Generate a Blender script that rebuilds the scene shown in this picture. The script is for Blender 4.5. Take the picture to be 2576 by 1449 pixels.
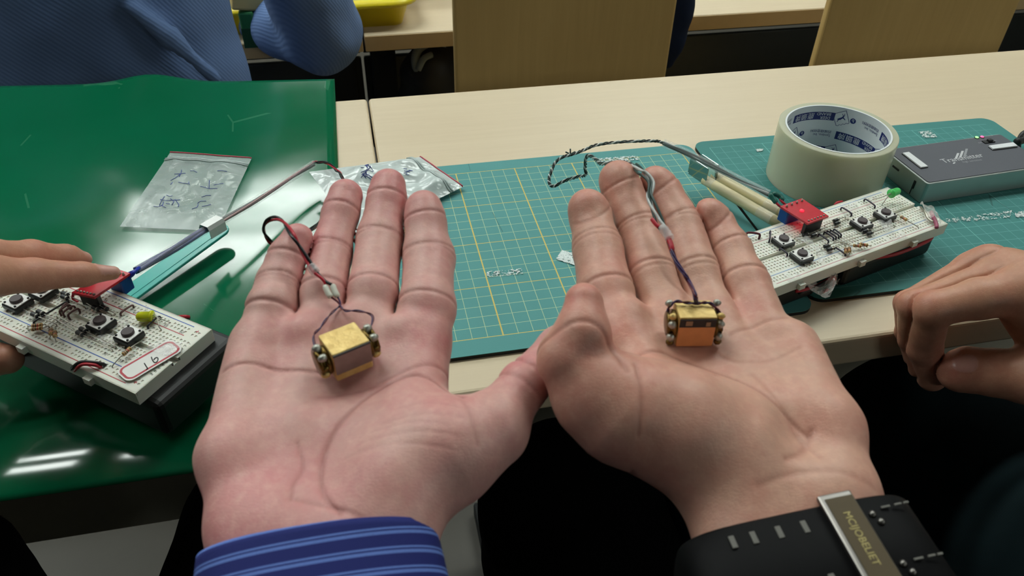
import bpy, bmesh, math, random
import numpy as np
from mathutils import Vector, Matrix

# ------------------------------------------------------------------ clear, camera, world, exposure
for _o in list(bpy.data.objects):
    bpy.data.objects.remove(_o, do_unlink=True)
scene = bpy.context.scene
COL = scene.collection
random.seed(7)
RNG = np.random.default_rng(7)

FPX = 1950.0                                   # focal length in pixels of the 2576 x 1449 frame
CAM = np.array([-0.0758, -0.5552, 0.3391])     # metres; z = 0 is the top of the cutting mats
RC = np.array([[0.9782686666, -0.2064859118, 0.0188144657],
               [-0.1173289931, -0.6261083848, -0.7708580919],
               [0.1709512307, 0.7518988354, -0.6367289989]])
cam_data = bpy.data.cameras.new('camera')
cam_data.sensor_fit = 'HORIZONTAL'
cam_data.sensor_width = 36.0
cam_data.lens = FPX / 2576.0 * 36.0
cam_data.clip_start = 0.02
cam_data.clip_end = 60
cam_data.dof.use_dof = True
cam_data.dof.focus_distance = 0.56
cam_data.dof.aperture_fstop = 22.0
cam_obj = bpy.data.objects.new('camera', cam_data)
COL.objects.link(cam_obj)
M = Matrix(((RC[0][0], -RC[1][0], -RC[2][0], CAM[0]),
            (RC[0][1], -RC[1][1], -RC[2][1], CAM[1]),
            (RC[0][2], -RC[1][2], -RC[2][2], CAM[2]),
            (0, 0, 0, 1)))
cam_obj.matrix_world = M
scene.camera = cam_obj

world = bpy.data.worlds.new('world')
scene.world = world
world.use_nodes = True
world.node_tree.nodes['Background'].inputs[0].default_value = (0.8, 0.95, 0.92, 1)
world.node_tree.nodes['Background'].inputs[1].default_value = 0.05
vs = scene.view_settings
vs.view_transform = 'Standard'
vs.look = 'None'
vs.exposure = 0.10
vs.gamma = 1.0
vs.use_curve_mapping = False
LAMP_STRENGTH = 18.0
LAMP_COLOR = (0.93, 1.0, 0.95)
LAMP_SPOTS = [(-0.65, 2.75), (1.35, 2.75), (-2.65, 2.75), (-0.65, 0.85), (1.35, 0.85), (-2.65, 0.85), (2.9, -1.7), (1.7, -4.3)]  # last two are added behind the camera to brighten the chair backs
CEIL_Z = 1.95
FLOOR_Z = -0.72

# ------------------------------------------------------------------ helpers
def T(x, y, z=0.0):
    """point at height z seen at pixel (x, y) of the photograph"""
    d = RC.T @ np.array([(x - 1288.0) / FPX, (y - 724.5) / FPX, 1.0])
    t = (z - CAM[2]) / d[2]
    return CAM + t * d

def TY(x, y, Y):
    """point on the upright plane y = Y seen at pixel (x, y)"""
    d = RC.T @ np.array([(x - 1288.0) / FPX, (y - 724.5) / FPX, 1.0])
    t = (Y - CAM[1]) / d[1]
    return CAM + t * d

def depth_of(p):
    return float(RC[2] @ (np.asarray(p) - CAM))

def mpx(p):
    """metres for one pixel at point p"""
    return depth_of(p) / FPX

def srgb(r, g, b):
    f = lambda c: (c / 255 / 12.92) if c / 255 <= 0.04045 else ((c / 255 + 0.055) / 1.055) ** 2.4
    return (f(r), f(g), f(b), 1.0)

class NT:
    def __init__(self, name):
        self.m = bpy.data.materials.new(name)
        self.m.use_nodes = True
        self.t = self.m.node_tree
        self.b = self.t.nodes['Principled BSDF']
    def n(self, typ, **kw):
        nd = self.t.nodes.new(typ)
        for k, v in kw.items():
            if k in nd.inputs.keys():
                nd.inputs[k].default_value = v
            else:
                setattr(nd, k, v)
        return nd
    def l(self, a, b):
        self.t.links.new(a, b)
    def math(self, op, a, b=None, c=None, clamp=False):
        nd = self.t.nodes.new('ShaderNodeMath')
        nd.operation = op
        nd.use_clamp = clamp
        for i, v in enumerate((a, b, c)):
            if v is None:
                continue
            if isinstance(v, (int, float)):
                nd.inputs[i].default_value = v
            else:
                self.l(v, nd.inputs[i])
        return nd.outputs[0]
    def mix(self, fac, a, b):
        nd = self.t.nodes.new('ShaderNodeMix')
        nd.data_type = 'RGBA'
        for s, v in ((nd.inputs[0], fac), (nd.inputs[6], a), (nd.inputs[7], b)):
            if isinstance(v, (int, float)):
                s.default_value = v
            elif isinstance(v, tuple):
                s.default_value = v
            else:
                self.l(v, s)
        return nd.outputs[2]
    def coord(self, which='Object'):
        return self.n('ShaderNodeTexCoord').outputs[which]
    def noise(self, vec, scale, detail=3, rough=0.5, dist=0.0):
        nd = self.n('ShaderNodeTexNoise')
        nd.inputs['Scale'].default_value = scale
        nd.inputs['Detail'].default_value = detail
        nd.inputs['Roughness'].default_value = rough
        nd.inputs['Distortion'].default_value = dist
        if vec is not None:
            self.l(vec, nd.inputs['Vector'])
        return nd.outputs['Fac']
    def mapping(self, vec, scale=(1, 1, 1), rot=(0, 0, 0), loc=(0, 0, 0)):
        nd = self.n('ShaderNodeMapping')
        nd.inputs['Scale'].default_value = scale
        nd.inputs['Rotation'].default_value = rot
        nd.inputs['Location'].default_value = loc
        self.l(vec, nd.inputs['Vector'])
        return nd.outputs[0]
    def bump(self, height, strength=0.3, dist=0.001):
        nd = self.n('ShaderNodeBump')
        nd.inputs['Strength'].default_value = strength
        nd.inputs['Distance'].default_value = dist
        self.l(height, nd.inputs['Height'])
        self.l(nd.outputs[0], self.b.inputs['Normal'])
    def set(self, **kw):
        for k, v in kw.items():
            k = k.replace('_', ' ')
            s = self.b.inputs[k]
            if isinstance(v, (int, float, tuple)):
                s.default_value = v
            else:
                self.l(v, s)
        return self

MATS = {}
def plain(name, color, rough=0.5, metal=0.0, var=0.08, scale=60.0, **kw):
    """simple procedural material: colour with a little noise"""
    if name in MATS:
        return MATS[name]
    q = NT(name)
    f = q.noise(q.coord(), scale, 3)
    c2 = tuple(min(1, max(0, c * (1 - var * 2))) for c in color[:3]) + (1,)
    q.set(Base_Color=q.mix(f, color, c2), Roughness=rough, Metallic=metal)
    for k, v in kw.items():
        q.b.inputs[k].default_value = v
    MATS[name] = q.m
    return q.m

def clear(name, color=(0.95, 0.97, 0.97, 1), rough=0.1, alpha=0.3):
    """thin clear plastic: part see-through, part glossy film"""
    if name in MATS:
        return MATS[name]
    q = NT(name)
    f = q.noise(q.coord(), 220.0, 3, 0.6)
    q.set(Base_Color=color, Roughness=rough, Alpha=q.math('MULTIPLY_ADD', f, 0.3, alpha - 0.15, clamp=True))
    q.bump(f, 0.25, 0.0006)
    MATS[name] = q.m
    return q.m

def link(name, me, m=None, parent=None, smooth=False):
    o = bpy.data.objects.new(name, me)
    COL.objects.link(o)
    if m is not None:
        me.materials.append(m)
    if parent is not None:
        o.parent = parent
        o.matrix_parent_inverse = Matrix.Identity(4)
    if smooth and len(me.polygons):
        me.polygons.foreach_set('use_smooth', [True] * len(me.polygons))
    return o

def tag(o, label, cat, group=None, kind=None):
    o['label'] = label
    o['category'] = cat
    if group:
        o['group'] = group
    if kind:
        o['kind'] = kind
    return o

def thing(name, label, cat, loc=(0, 0, 0), rot=(0, 0, 0), group=None):
    o = bpy.data.objects.new(name, None)
    o.empty_display_size = 0.01
    COL.objects.link(o)
    o.location = tuple(loc)
    o.rotation_euler = rot
    tag(o, label, cat, group)
    return o

def structure(o):
    o['kind'] = 'structure'
    return o

def pyd(name, verts, faces, m=None, parent=None, smooth=False):
    me = bpy.data.meshes.new(name)
    me.from_pydata([tuple(map(float, v)) for v in verts], [], [tuple(map(int, f)) for f in faces])
    me.update()
    return link(name, me, m, parent, smooth)

class MB:
    """collects shapes into one mesh"""
    def __init__(self):
        self.v = []
        self.f = []
    def add(self, verts, faces):
        n = len(self.v)
        self.v += [tuple(map(float, v)) for v in verts]
        self.f += [tuple(i + n for i in f) for f in faces]
        return self
    def box(self, c, s, M=None):
        cx, cy, cz = c
        x, y, z = s[0] / 2, s[1] / 2, s[2] / 2
        vs_ = [(cx + a * x, cy + b * y, cz + d * z) for a in (-1, 1) for b in (-1, 1) for d in (-1, 1)]
        if M is not None:
            vs_ = [tuple(M @ Vector(v)) for v in vs_]
        return self.add(vs_, [(0, 1, 3, 2), (4, 6, 7, 5), (0, 4, 5, 1), (2, 3, 7, 6), (0, 2, 6, 4), (1, 5, 7, 3)])
    def prism(self, outline, z0, z1):
        n = len(outline)
        vs_ = [(x, y, z0) for x, y in outline] + [(x, y, z1) for x, y in outline]
        fs = [tuple(range(n - 1, -1, -1)), tuple(range(n, 2 * n))]
        fs += [(i, (i + 1) % n, n + (i + 1) % n, n + i) for i in range(n)]
        return self.add(vs_, fs)
    def tube(self, pts, r, seg=8, closed=False, cap=True):
        pts = [np.asarray(p, float) for p in pts]
        n = len(pts)
        rr = r if hasattr(r, '__len__') else [r] * n
        up = np.array([0.13, 0.21, 0.97])
        prev = None
        vs_, fs = [], []
        for i in range(n):
            a = pts[max(0, i - 1)]
            b = pts[min(n - 1, i + 1)]
            t = b - a
            t /= (np.linalg.norm(t) + 1e-12)
            if prev is None:
                x = np.cross(up, t)
                if np.linalg.norm(x) < 1e-3:
                    x = np.cross(np.array([1.0, 0, 0]), t)
            else:
                x = prev - t * (prev @ t)
            x /= np.linalg.norm(x) + 1e-12
            prev = x
            y = np.cross(t, x)
            for k in range(seg):
                an = 2 * math.pi * k / seg
                vs_.append(pts[i] + rr[i] * (math.cos(an) * x + math.sin(an) * y))
        for i in range(n - 1):
            for k in range(seg):
                k2 = (k + 1) % seg
                fs.append((i * seg + k, i * seg + k2, (i + 1) * seg + k2, (i + 1) * seg + k))
        if cap:
            fs.append(tuple(range(seg - 1, -1, -1)))
            fs.append(tuple((n - 1) * seg + k for k in range(seg)))
        return self.add(vs_, fs)
    def lathe(self, prof, seg=24, M=None, close=False):
        vs_, fs = [], []
        n = len(prof)
        for (r, z) in prof:
            for k in range(seg):
                a = 2 * math.pi * k / seg
                vs_.append((r * math.cos(a), r * math.sin(a), z))
        for i in range(n if close else n - 1):
            j = (i + 1) % n
            for k in range(seg):
                k2 = (k + 1) % seg
                fs.append((i * seg + k, i * seg + k2, j * seg + k2, j * seg + k))
        if not close:
            fs.append(tuple(range(seg - 1, -1, -1)))
            fs.append(tuple((n - 1) * seg + k for k in range(seg)))
        if M is not None:
            vs_ = [tuple(M @ Vector(v)) for v in vs_]
        return self.add(vs_, fs)
    def build(self, name, m=None, parent=None, smooth=False, bevel=0.0, seg=2):
        o = pyd(name, self.v, self.f, m, parent, smooth)
        if bevel:
            bev(o, bevel, seg)
        return o

def bev(o, w, seg=2, angle=30):
    bm = bmesh.new()
    bm.from_mesh(o.data)
    es = [e for e in bm.edges if len(e.link_faces) == 2 and e.calc_face_angle(0) > math.radians(angle)]
    bmesh.ops.bevel(bm, geom=es, offset=w, segments=seg, profile=0.5, affect='EDGES', clamp_overlap=True)
    bm.to_mesh(o.data)
    bm.free()
    return o

def rrect(x0, x1, y0, y1, r, seg=6):
    out = []
    for cx, cy, a0 in ((x1 - r, y1 - r, 0), (x0 + r, y1 - r, 90), (x0 + r, y0 + r, 180), (x1 - r, y0 + r, 270)):
        for k in range(seg + 1):
            a = math.radians(a0 + 90 * k / seg)
            out.append((cx + r * math.cos(a), cy + r * math.sin(a)))
    return out

def spline(pts, n=8):
    """Catmull-Rom through points"""
    P = [np.asarray(p, float) for p in pts]
    P = [2 * P[0] - P[1]] + P + [2 * P[-1] - P[-2]]
    out = []
    for i in range(1, len(P) - 2):
        for k in range(n):
            t = k / n
            out.append(0.5 * (2 * P[i] + (P[i + 1] - P[i - 1]) * t + (2 * P[i - 1] - 5 * P[i] + 4 * P[i + 1] - P[i + 2]) * t * t
                              + (3 * P[i] - P[i - 1] - 3 * P[i + 1] + P[i + 2]) * t ** 3))
    out.append(P[-2])
    return out

def text_mesh(body, size, extrude=0.0, align='LEFT', shear=0.0, font=None, spacing=1.0):
    """vertices and faces of a flat text, baseline at the origin"""
    cu = bpy.data.curves.new('lettering', 'FONT')
    cu.body = body
    cu.size = size
    cu.align_x = align
    cu.shear = shear
    cu.extrude = extrude
    cu.space_character = spacing
    cu.resolution_u = 3
    o = bpy.data.objects.new('lettering', cu)
    COL.objects.link(o)
    dg = bpy.context.evaluated_depsgraph_get()
    me = bpy.data.meshes.new_from_object(o.evaluated_get(dg))
    vv = [tuple(v.co) for v in me.vertices]
    ff = [tuple(p.vertices) for p in me.polygons]
    bpy.data.objects.remove(o, do_unlink=True)
    bpy.data.curves.remove(cu)
    bpy.data.meshes.remove(me)
    return vv, ff
# ------------------------------------------------------------------ implicit surfaces (hands, clothing)
def smin(a, b, k):
    h = np.clip(0.5 + 0.5 * (b - a) / k, 0, 1)
    return b + (a - b) * h - k * h * (1 - h)

def smax(a, b, k):
    return -smin(-a, -b, k)

def cone(P, a, b, ra, rb, n=None, s=1.0):
    a, b = a.astype(np.float32), b.astype(np.float32)
    ab = b - a
    q = P - a
    t = np.clip((q @ ab) / (ab @ ab), 0, 1)
    q = q - t[:, None] * ab
    if n is not None:
        qn = q @ n
        q = q + ((s - 1) * qn)[:, None] * n
    return np.sqrt(np.einsum('ij,ij->i', q, q)) - (np.float32(ra) + t * np.float32(rb - ra))

def chain(P, pts, k=0.004, n=None, s=1.0):
    d = None
    for (a, ra), (b, rb) in zip(pts[:-1], pts[1:]):
        e = cone(P, a, b, ra, rb, n, s)
        d = e if d is None else smin(d, e, k)
    return d

def near_chain(P, pts, pad):
    lo = np.min([p - r for p, r in pts], 0) - pad
    hi = np.max([p + r for p, r in pts], 0) + pad
    return np.nonzero(((P > lo) & (P < hi)).all(1))[0]

def noise3(P, scale, seed=0, octaves=2):
    """cheap smooth noise: sums of sines in random directions"""
    r = np.random.default_rng(seed)
    out = np.zeros(len(P))
    amp, tot = 1.0, 0.0
    for o in range(octaves):
        for i in range(5):
            d = r.normal(size=3)
            d /= np.linalg.norm(d)
            out += amp * np.sin((P @ d) * scale * (2.1 ** o) * (0.7 + 0.6 * r.random()) + r.random() * 6.28)
        tot += amp * 2.2
        amp *= 0.5
    return out / tot

def poly_dist(P2, poly):
    d = np.full(len(P2), 1e9)
    for a, b in zip(poly[:-1], poly[1:]):
        ab = b - a
        t = np.clip(((P2 - a) @ ab) / (ab @ ab + 1e-15), 0, 1)
        q = P2 - a - t[:, None] * ab
        d = np.minimum(d, (q * q).sum(1))
    return np.sqrt(d)

def surface(fn, lo, hi, h, block=5):
    """surface nets of fn = 0 in the box lo..hi, refined only near the surface; returns verts, quads"""
    lo = np.asarray(lo, float)
    hi = np.asarray(hi, float)
    nb = np.ceil((hi - lo) / (h * block)).astype(int)
    n = nb * block + 1
    gx, gy, gz = [np.arange(m) for m in nb]
    B = np.stack(np.meshgrid(gx, gy, gz, indexing='ij'), -1).reshape(-1, 3)
    cen = lo + (B + 0.5) * h * block
    dc = fn(cen)
    near = np.abs(dc) < h * block * 0.87 + 0.0012
    F = np.empty(n, np.float32)
    big = np.repeat(np.repeat(np.repeat(dc.reshape(nb), block, 0), block, 1), block, 2)
    F[:] = np.pad(big, ((0, 1), (0, 1), (0, 1)), mode='edge')
    mask = np.zeros(n, bool)
    sel = B[near] * block
    rng = np.arange(block + 1)
    off = np.stack(np.meshgrid(rng, rng, rng, indexing='ij'), -1).reshape(-1, 3)
    idx = (sel[:, None, :] + off[None]).reshape(-1, 3)
    mask[idx[:, 0], idx[:, 1], idx[:, 2]] = True
    I = np.argwhere(mask)
    F[mask] = fn(lo + I * h)
    # cells
    S = F < 0
    c = [F[i:n[0] - 1 + i, j:n[1] - 1 + j, k:n[2] - 1 + k] for i in (0, 1) for j in (0, 1) for k in (0, 1)]
    cnt = sum((x < 0).astype(np.int8) for x in c)
    act = (cnt > 0) & (cnt < 8)
    A = np.argwhere(act)
    vid = np.full(act.shape, -1, np.int64)
    vid[act] = np.arange(len(A))
    val = np.stack([x[act] for x in c], 1)
    co = np.array([(i, j, k) for i in (0, 1) for j in (0, 1) for k in (0, 1)], float)
    E = [(a, b) for a in range(8) for b in range(a + 1, 8) if np.abs(co[a] - co[b]).sum() == 1]
    acc = np.zeros((len(A), 3))
    m = np.zeros(len(A))
    for a, b in E:
        va, vb = val[:, a], val[:, b]
        x = (va < 0) != (vb < 0)
        t = np.where(x, va / np.where(x, va - vb, 1), 0)
        p = co[a] + t[:, None] * (co[b] - co[a])
        acc += np.where(x[:, None], p, 0)
        m += x
    V = (lo + (A + acc / m[:, None]) * h)
    Q = []
    for ax in range(3):
        u, w = (ax + 1) % 3, (ax + 2) % 3
        sl0 = [slice(0, None)] * 3
        sl1 = [slice(0, None)] * 3
        sl0[ax] = slice(0, n[ax] - 1)
        sl1[ax] = slice(1, n[ax])
        a, b = S[tuple(sl0)], S[tuple(sl1)]
        x = a != b
        I = np.argwhere(x)
        ok = (I[:, u] > 0) & (I[:, w] > 0) & (I[:, u] < n[u] - 1) & (I[:, w] < n[w] - 1)
        I = I[ok]
        flip = ~a[I[:, 0], I[:, 1], I[:, 2]]
        def cell(du, dw):
            J = I.copy()
            J[:, u] -= du
            J[:, w] -= dw
            return vid[J[:, 0], J[:, 1], J[:, 2]]
        q = np.stack([cell(1, 1), cell(0, 1), cell(0, 0), cell(1, 0)], 1)
        q[flip] = q[flip][:, ::-1]
        Q.append(q)
    Q = np.concatenate(Q)
    Q = Q[(Q >= 0).all(1)]
    # project on the true surface
    for it in range(1):
        d = fn(V)
        e = h * 0.3
        g = np.stack([fn(V + e * np.eye(3)[i]) - d for i in range(3)], 1) / e
        g2 = np.maximum((g * g).sum(1), 0.2)
        V = V - np.clip((0.9 * d / g2), -h, h)[:, None] * g
    return V, Q

def mesh_np(name, V, Q, m=None, parent=None, attrs=None):
    me = bpy.data.meshes.new(name)
    me.vertices.add(len(V))
    me.vertices.foreach_set('co', V.astype(np.float32).ravel())
    me.loops.add(Q.size)
    me.loops.foreach_set('vertex_index', Q.astype(np.int32).ravel())
    me.polygons.add(len(Q))
    me.polygons.foreach_set('loop_start', (np.arange(len(Q)) * Q.shape[1]).astype(np.int32))
    me.polygons.foreach_set('use_smooth', np.ones(len(Q), bool))
    me.update(calc_edges=True)
    me.validate()
    for k, a in (attrs or {}).items():
        at = me.attributes.new(k, 'FLOAT', 'POINT')
        at.data.foreach_set('value', a.astype(np.float32))
    return link(name, me, m, parent)

def skin_material(name, base, blush, crease_col, rough=0.45, sss=0.12):
    q = NT(name)
    a1 = q.n('ShaderNodeAttribute', attribute_name='blush').outputs['Fac']
    a2 = q.n('ShaderNodeAttribute', attribute_name='crease').outputs['Fac']
    a3 = q.n('ShaderNodeAttribute', attribute_name='nail').outputs['Fac']
    co = q.coord()
    n1 = q.noise(co, 75.0, 4, 0.6)
    n2 = q.noise(co, 260.0, 3, 0.6)
    mott = q.math('MULTIPLY_ADD', n1, 1.5, -0.75)
    f = q.math('ADD', a1, q.math('MULTIPLY', mott, 0.8), clamp=True)
    c = q.mix(f, base, blush)
    pale = tuple(min(1, x * 1.22 + 0.02) for x in base[:3]) + (1,)
    c = q.mix(q.math('MULTIPLY_ADD', n2, 1.4, -0.62, clamp=True), c, pale)
    c = q.mix(q.math('MULTIPLY', a2, 0.55), c, crease_col)
    c = q.mix(q.math('MULTIPLY', a3, 0.45), c, srgb(214, 170, 165))
    q.set(Base_Color=c, Roughness=q.math('MULTIPLY_ADD', a3, -0.2, rough), Subsurface_Weight=sss, Subsurface_Scale=0.004)
    q.b.inputs['Subsurface Radius'].default_value = (1.0, 0.35, 0.2)
    q.b.inputs['Specular IOR Level'].default_value = 0.4
    # fine skin texture
    vo = q.n('ShaderNodeTexVoronoi', feature='DISTANCE_TO_EDGE')
    vo.inputs['Scale'].default_value = 520.0
    q.l(q.mapping(co, (1.0, 1.8, 1.0), (0, 0, 0.4)), vo.inputs['Vector'])
    li = q.math('MINIMUM', q.math('MULTIPLY', vo.outputs['Distance'], 6.0), 1.0)
    hsum = q.math('ADD', q.math('MULTIPLY', li, 0.22), q.math('MULTIPLY', q.noise(q.mapping(co, (0.7, 1.6, 1.0), (0, 0, 0.3)), 260.0, 4, 0.7), 0.9))
    hsum = q.math('ADD', hsum, q.math('MULTIPLY', n1, 0.7))
    q.bump(q.math('MULTIPLY', hsum, q.math('SUBTRACT', 1.0, a3)), 0.17, 0.0007)
    return q.m

class Hand:
    """a hand as one implicit surface: palm cones, finger chains, grooves for creases"""
    def __init__(self, seed):
        self.seed = seed
        self.palm = []        # (point chain, flatten normal, s, k)
        self.fing = []        # (pts, creases, k to palm, up)
        self.lines = []       # (polyline pixels, z, depth, width)
        self.nails = []
        self.dents = []       # (center, radius, depth) soft hollows (negative = bulge)
        self.pts = []
        self.up = np.array([0, 0, 1.0])
        self.amp = 0.00035
        self.crop = None
    def px(self, x, y, z, r):
        p = T(x, y, z)
        rm = r * mpx(p)
        self.pts.append((p, rm))
        return (p, rm)
    def add_palm(self, lst, k=0.010, n=None, s=1.0):
        self.palm.append(([self.px(*q) for q in lst], n, s, k))
    def add_finger(self, lst, creases, kp=0.004, up=(0, 0, 1), grp=True):
        """creases: list of (px x, y, z, depth, width)"""
        cs = []
        pts = [self.px(*q) for q in lst]
        for (x, y, z, dep, wid) in creases:
            c = T(x, y, z)
            # axis direction of the nearest segment
            best = None
            for (a, ra), (b, rb) in zip(pts[:-1], pts[1:]):
                ab = b - a
                t = np.clip(((c - a) @ ab) / (ab @ ab), 0, 1)
                dd = np.linalg.norm(c - a - t * ab)
                if best is None or dd < best[0]:
                    best = (dd, ab / np.linalg.norm(ab))
            cs.append((c, best[1], dep, wid))
        u = np.asarray(up, float)
        self.fing.append((pts, cs, kp, u / np.linalg.norm(u)))
    def add_line(self, pixels, z, depth=0.0007, width=0.0008, n=3):
        poly = np.array([T(x, y, z)[:2] for x, y in [tuple(q[:2]) for q in spline([(a, b, 0) for a, b in pixels], n)]])
        self.lines.append((poly, depth, width))
    def eval(self, P, extra=False):
        P = P.astype(np.float32)
        d = np.full(len(P), 0.06, np.float32)
        for pts, n, s, k in self.palm:
            ix = near_chain(P, pts, k + 0.006)
            d[ix] = smin(d[ix], chain(P[ix], pts, 0.008, n, s), k)
        for c, r, dep in self.dents:
            ix = np.nonzero((np.abs(P - c) < 2.2 * r).all(1))[0]
            d[ix] += dep * np.exp(-((P[ix] - c) ** 2).sum(1) / (r * r))
        cr = np.zeros(len(P), np.float32)
        us = {}
        for pts, cs, kp, up in self.fing:
            ix = near_chain(P, pts, 0.009)
            R = P[ix]
            e = chain(R, pts, 0.0035)
            base = e.copy()
            for c, ax, dep, wid in cs:
                q = R - c
                sgn = q @ ax
                jx = np.nonzero(np.abs(sgn) < 0.009)[0]
                q, sg = q[jx], sgn[jx]
                rad = q - sg[:, None] * ax
                near = np.exp(-(rad * rad).sum(1) / (0.014 ** 2))
                m = np.clip((rad @ up) / 0.006 + 0.6, 0, 1) * near
                g = np.exp(-(sg / wid) ** 2) * m
                e[jx] += dep * g + 0.10 * dep * np.exp(-(sg / (wid * 4.0)) ** 2) * m
                if extra:
                    k2 = ix[jx]
                    cr[k2] = np.maximum(cr[k2], g * np.clip(dep / 0.0008, 0, 1) * (np.abs(base[jx]) < 0.002))
            u = us.setdefault(kp, np.full(len(P), 0.06, np.float32))
            w = u[ix]
            gv = 0.0012 * np.exp(-((w - e) / 0.0012) ** 2) * (np.maximum(w, e) < 0.004)
            u[ix] = smin(w, e, 0.0004) + gv
        for kk, u in us.items():
            d = smin(d, u, kk)
        sel = np.nonzero((P[:, 2] > self.linez) & (np.abs(d) < 0.006))[0]
        for poly, dep, wid in self.lines:
            lo, hi = poly.min(0) - 4 * wid, poly.max(0) + 4 * wid
            ix = sel[((P[sel, :2] > lo) & (P[sel, :2] < hi)).all(1)]
            if not len(ix):
                continue
            dd = poly_dist(P[ix, :2], poly)
            g = np.exp(-(dd / wid) ** 2)
            d[ix] += dep * (g + 0.25 * np.exp(-(dd / (wid * 3.0)) ** 2))
            if extra:
                cr[ix] = np.maximum(cr[ix], g * min(1.0, dep / 0.0005))
        nl = np.zeros(len(P), np.float32)
        for (c, ax, side, nrm, L, W) in self.nails:
            ix = np.nonzero((np.abs(P - c) < 2 * L).all(1))[0]
            q = P[ix] - c
            e = (np.abs((q @ ax) / L) ** 2.6 + np.abs((q @ side) / W) ** 2.6) ** (1 / 2.6)
            m = np.clip((1.0 - e) / 0.12, 0, 1) * ((q @ nrm) > -0.003)
            d[ix] -= 0.0004 * m
            nl[ix] = np.maximum(nl[ix], m)
        ix = np.nonzero(np.abs(d) < 0.006)[0]
        d[ix] -= self.amp * noise3(P[ix], 130.0, self.seed, 2)
        if extra:
            return d, cr, nl
        return d
    linez = -10.0
    def build(self, name, m, parent, h=0.0008, blush_pts=(), base_blush=0.2):
        pr = np.array([p - r for p, r in self.pts])
        pp = np.array([p + r for p, r in self.pts])
        lo, hi = pr.min(0) - 0.004, pp.max(0) + 0.004
        if self.crop is not None:
            lo = np.maximum(lo, self.crop[0])
            hi = np.minimum(hi, self.crop[1])
        V, Q = surface(self.eval, lo, hi, h)
        d, cr, nl = self.eval(V, True)
        bl = np.full(len(V), base_blush) + 0.12 * noise3(V, 90.0, self.seed + 5, 2)
        for c, r, w in blush_pts:
            bl += w * np.exp(-((V - c) ** 2).sum(1) / (r * r))
        return mesh_np(name, V, Q, m, parent, {'blush': np.clip(bl, 0, 1), 'crease': np.clip(cr, 0, 1), 'nail': nl})
# ------------------------------------------------------------------ room, lamps, desks
def wood(name, c1, c2, axis=0, scale=1.0, rough=0.35):
    q = NT(name)
    co = q.coord()
    sc = [140.0, 140.0, 140.0]
    sc[axis] = 7.0
    mp = q.mapping(co, tuple(s * scale for s in sc))
    g = q.noise(mp, 1.0, 5, 0.65, 0.4)
    big = q.noise(co, 6.0, 2)
    f = q.math('ADD', q.math('MULTIPLY', g, 0.75), q.math('MULTIPLY', big, 0.3), clamp=True)
    q.set(Base_Color=q.mix(f, c1, c2), Roughness=rough)
    q.bump(g, 0.08, 0.0004)
    return q.m

M_DESK = wood('light_laminate', srgb(218, 201, 172), srgb(200, 181, 150), 0, 1.0, 0.42)
M_CHAIRWOOD = wood('chair_plywood', srgb(222, 188, 122), srgb(192, 156, 94), 2, 0.8, 0.4)
M_EDGE = plain('desk_edge_band', srgb(196, 168, 122), 0.45, var=0.06)
M_FRAME = plain('grey_metal_frame', srgb(26, 28, 29), 0.8, 0.0)
M_PANEL = plain('dark_metal_panel', srgb(62, 66, 66), 0.4, 0.3)
M_FLOOR = plain('floor_vinyl', srgb(78, 74, 66), 0.5, var=0.1, scale=8)
M_WALL = plain('wall_paint', srgb(150, 152, 146), 0.8, var=0.03, scale=5)
M_BLACK = plain('black_plastic', srgb(14, 15, 16), 0.5, var=0.1)

def room():
    x0, x1, y0, y1 = -4.2, 4.2, -6.0, 6.0
    t = 0.1
    zt = CEIL_Z + 0.02
    step = 0.36
    structure(MB().box(((x0 + x1) / 2, (y0 + step) / 2, FLOOR_Z - 0.15), (x1 - x0, step - y0, 0.3)).build('floor', M_FLOOR))
    structure(MB().box(((x0 + x1) / 2, (step + y1) / 2, -0.93), (x1 - x0, y1 - step, 0.1)).build('floor', M_FLOOR))
    structure(MB().box(((x0 + x1) / 2, (y0 + y1) / 2, zt + 0.05), (x1 - x0, y1 - y0, 0.1)).build('ceiling', plain('ceiling_board', srgb(150, 152, 148), 0.8, var=0.03, scale=5)))
    zc, zh = (-0.98 + zt) / 2, zt + 0.98
    structure(MB().box(((x0 + x1) / 2, y1 + t / 2, zc), (x1 - x0, t, zh)).build('wall_front', M_WALL))
    structure(MB().box(((x0 + x1) / 2, y0 - t / 2, zc), (x1 - x0, t, zh)).build('wall_back', M_PANEL))
    structure(MB().box((x0 - t / 2, (y0 + y1) / 2, zc), (t, y1 - y0, zh)).build('wall_left', M_WALL))
    structure(MB().box((x1 + t / 2, (y0 + y1) / 2, zc), (t, y1 - y0, zh)).build('wall_right', M_WALL))
    em = NT('lamp_diffuser')
    em.set(Base_Color=(0.9, 0.95, 0.92, 1), Emission_Color=LAMP_COLOR + (1,), Emission_Strength=LAMP_STRENGTH)
    hm = plain('lamp_housing', srgb(225, 228, 225), 0.5)
    names = {}
    for i, (x, y) in enumerate(LAMP_SPOTS):
        t_ = thing('ceiling_light', 'white ceiling light with bright diffuser, %s' % (
            ['front middle', 'front right', 'front left', 'overhead middle', 'overhead right', 'overhead left', 'added fill behind the camera to the right', 'added fill far behind the camera'][i]), 'lamp',
            (x, y, CEIL_Z - 0.03), (0, 0, 0), 'ceiling lights')
        MB().box((0, 0, 0.025), (1.26, 0.66, 0.05)).build('housing', hm, t_)
        for dy in (-0.2, 0.2):
            MB().box((0, dy, -0.006), (1.2, 0.16, 0.012)).build('diffuser', em.m, t_)
room()

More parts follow.
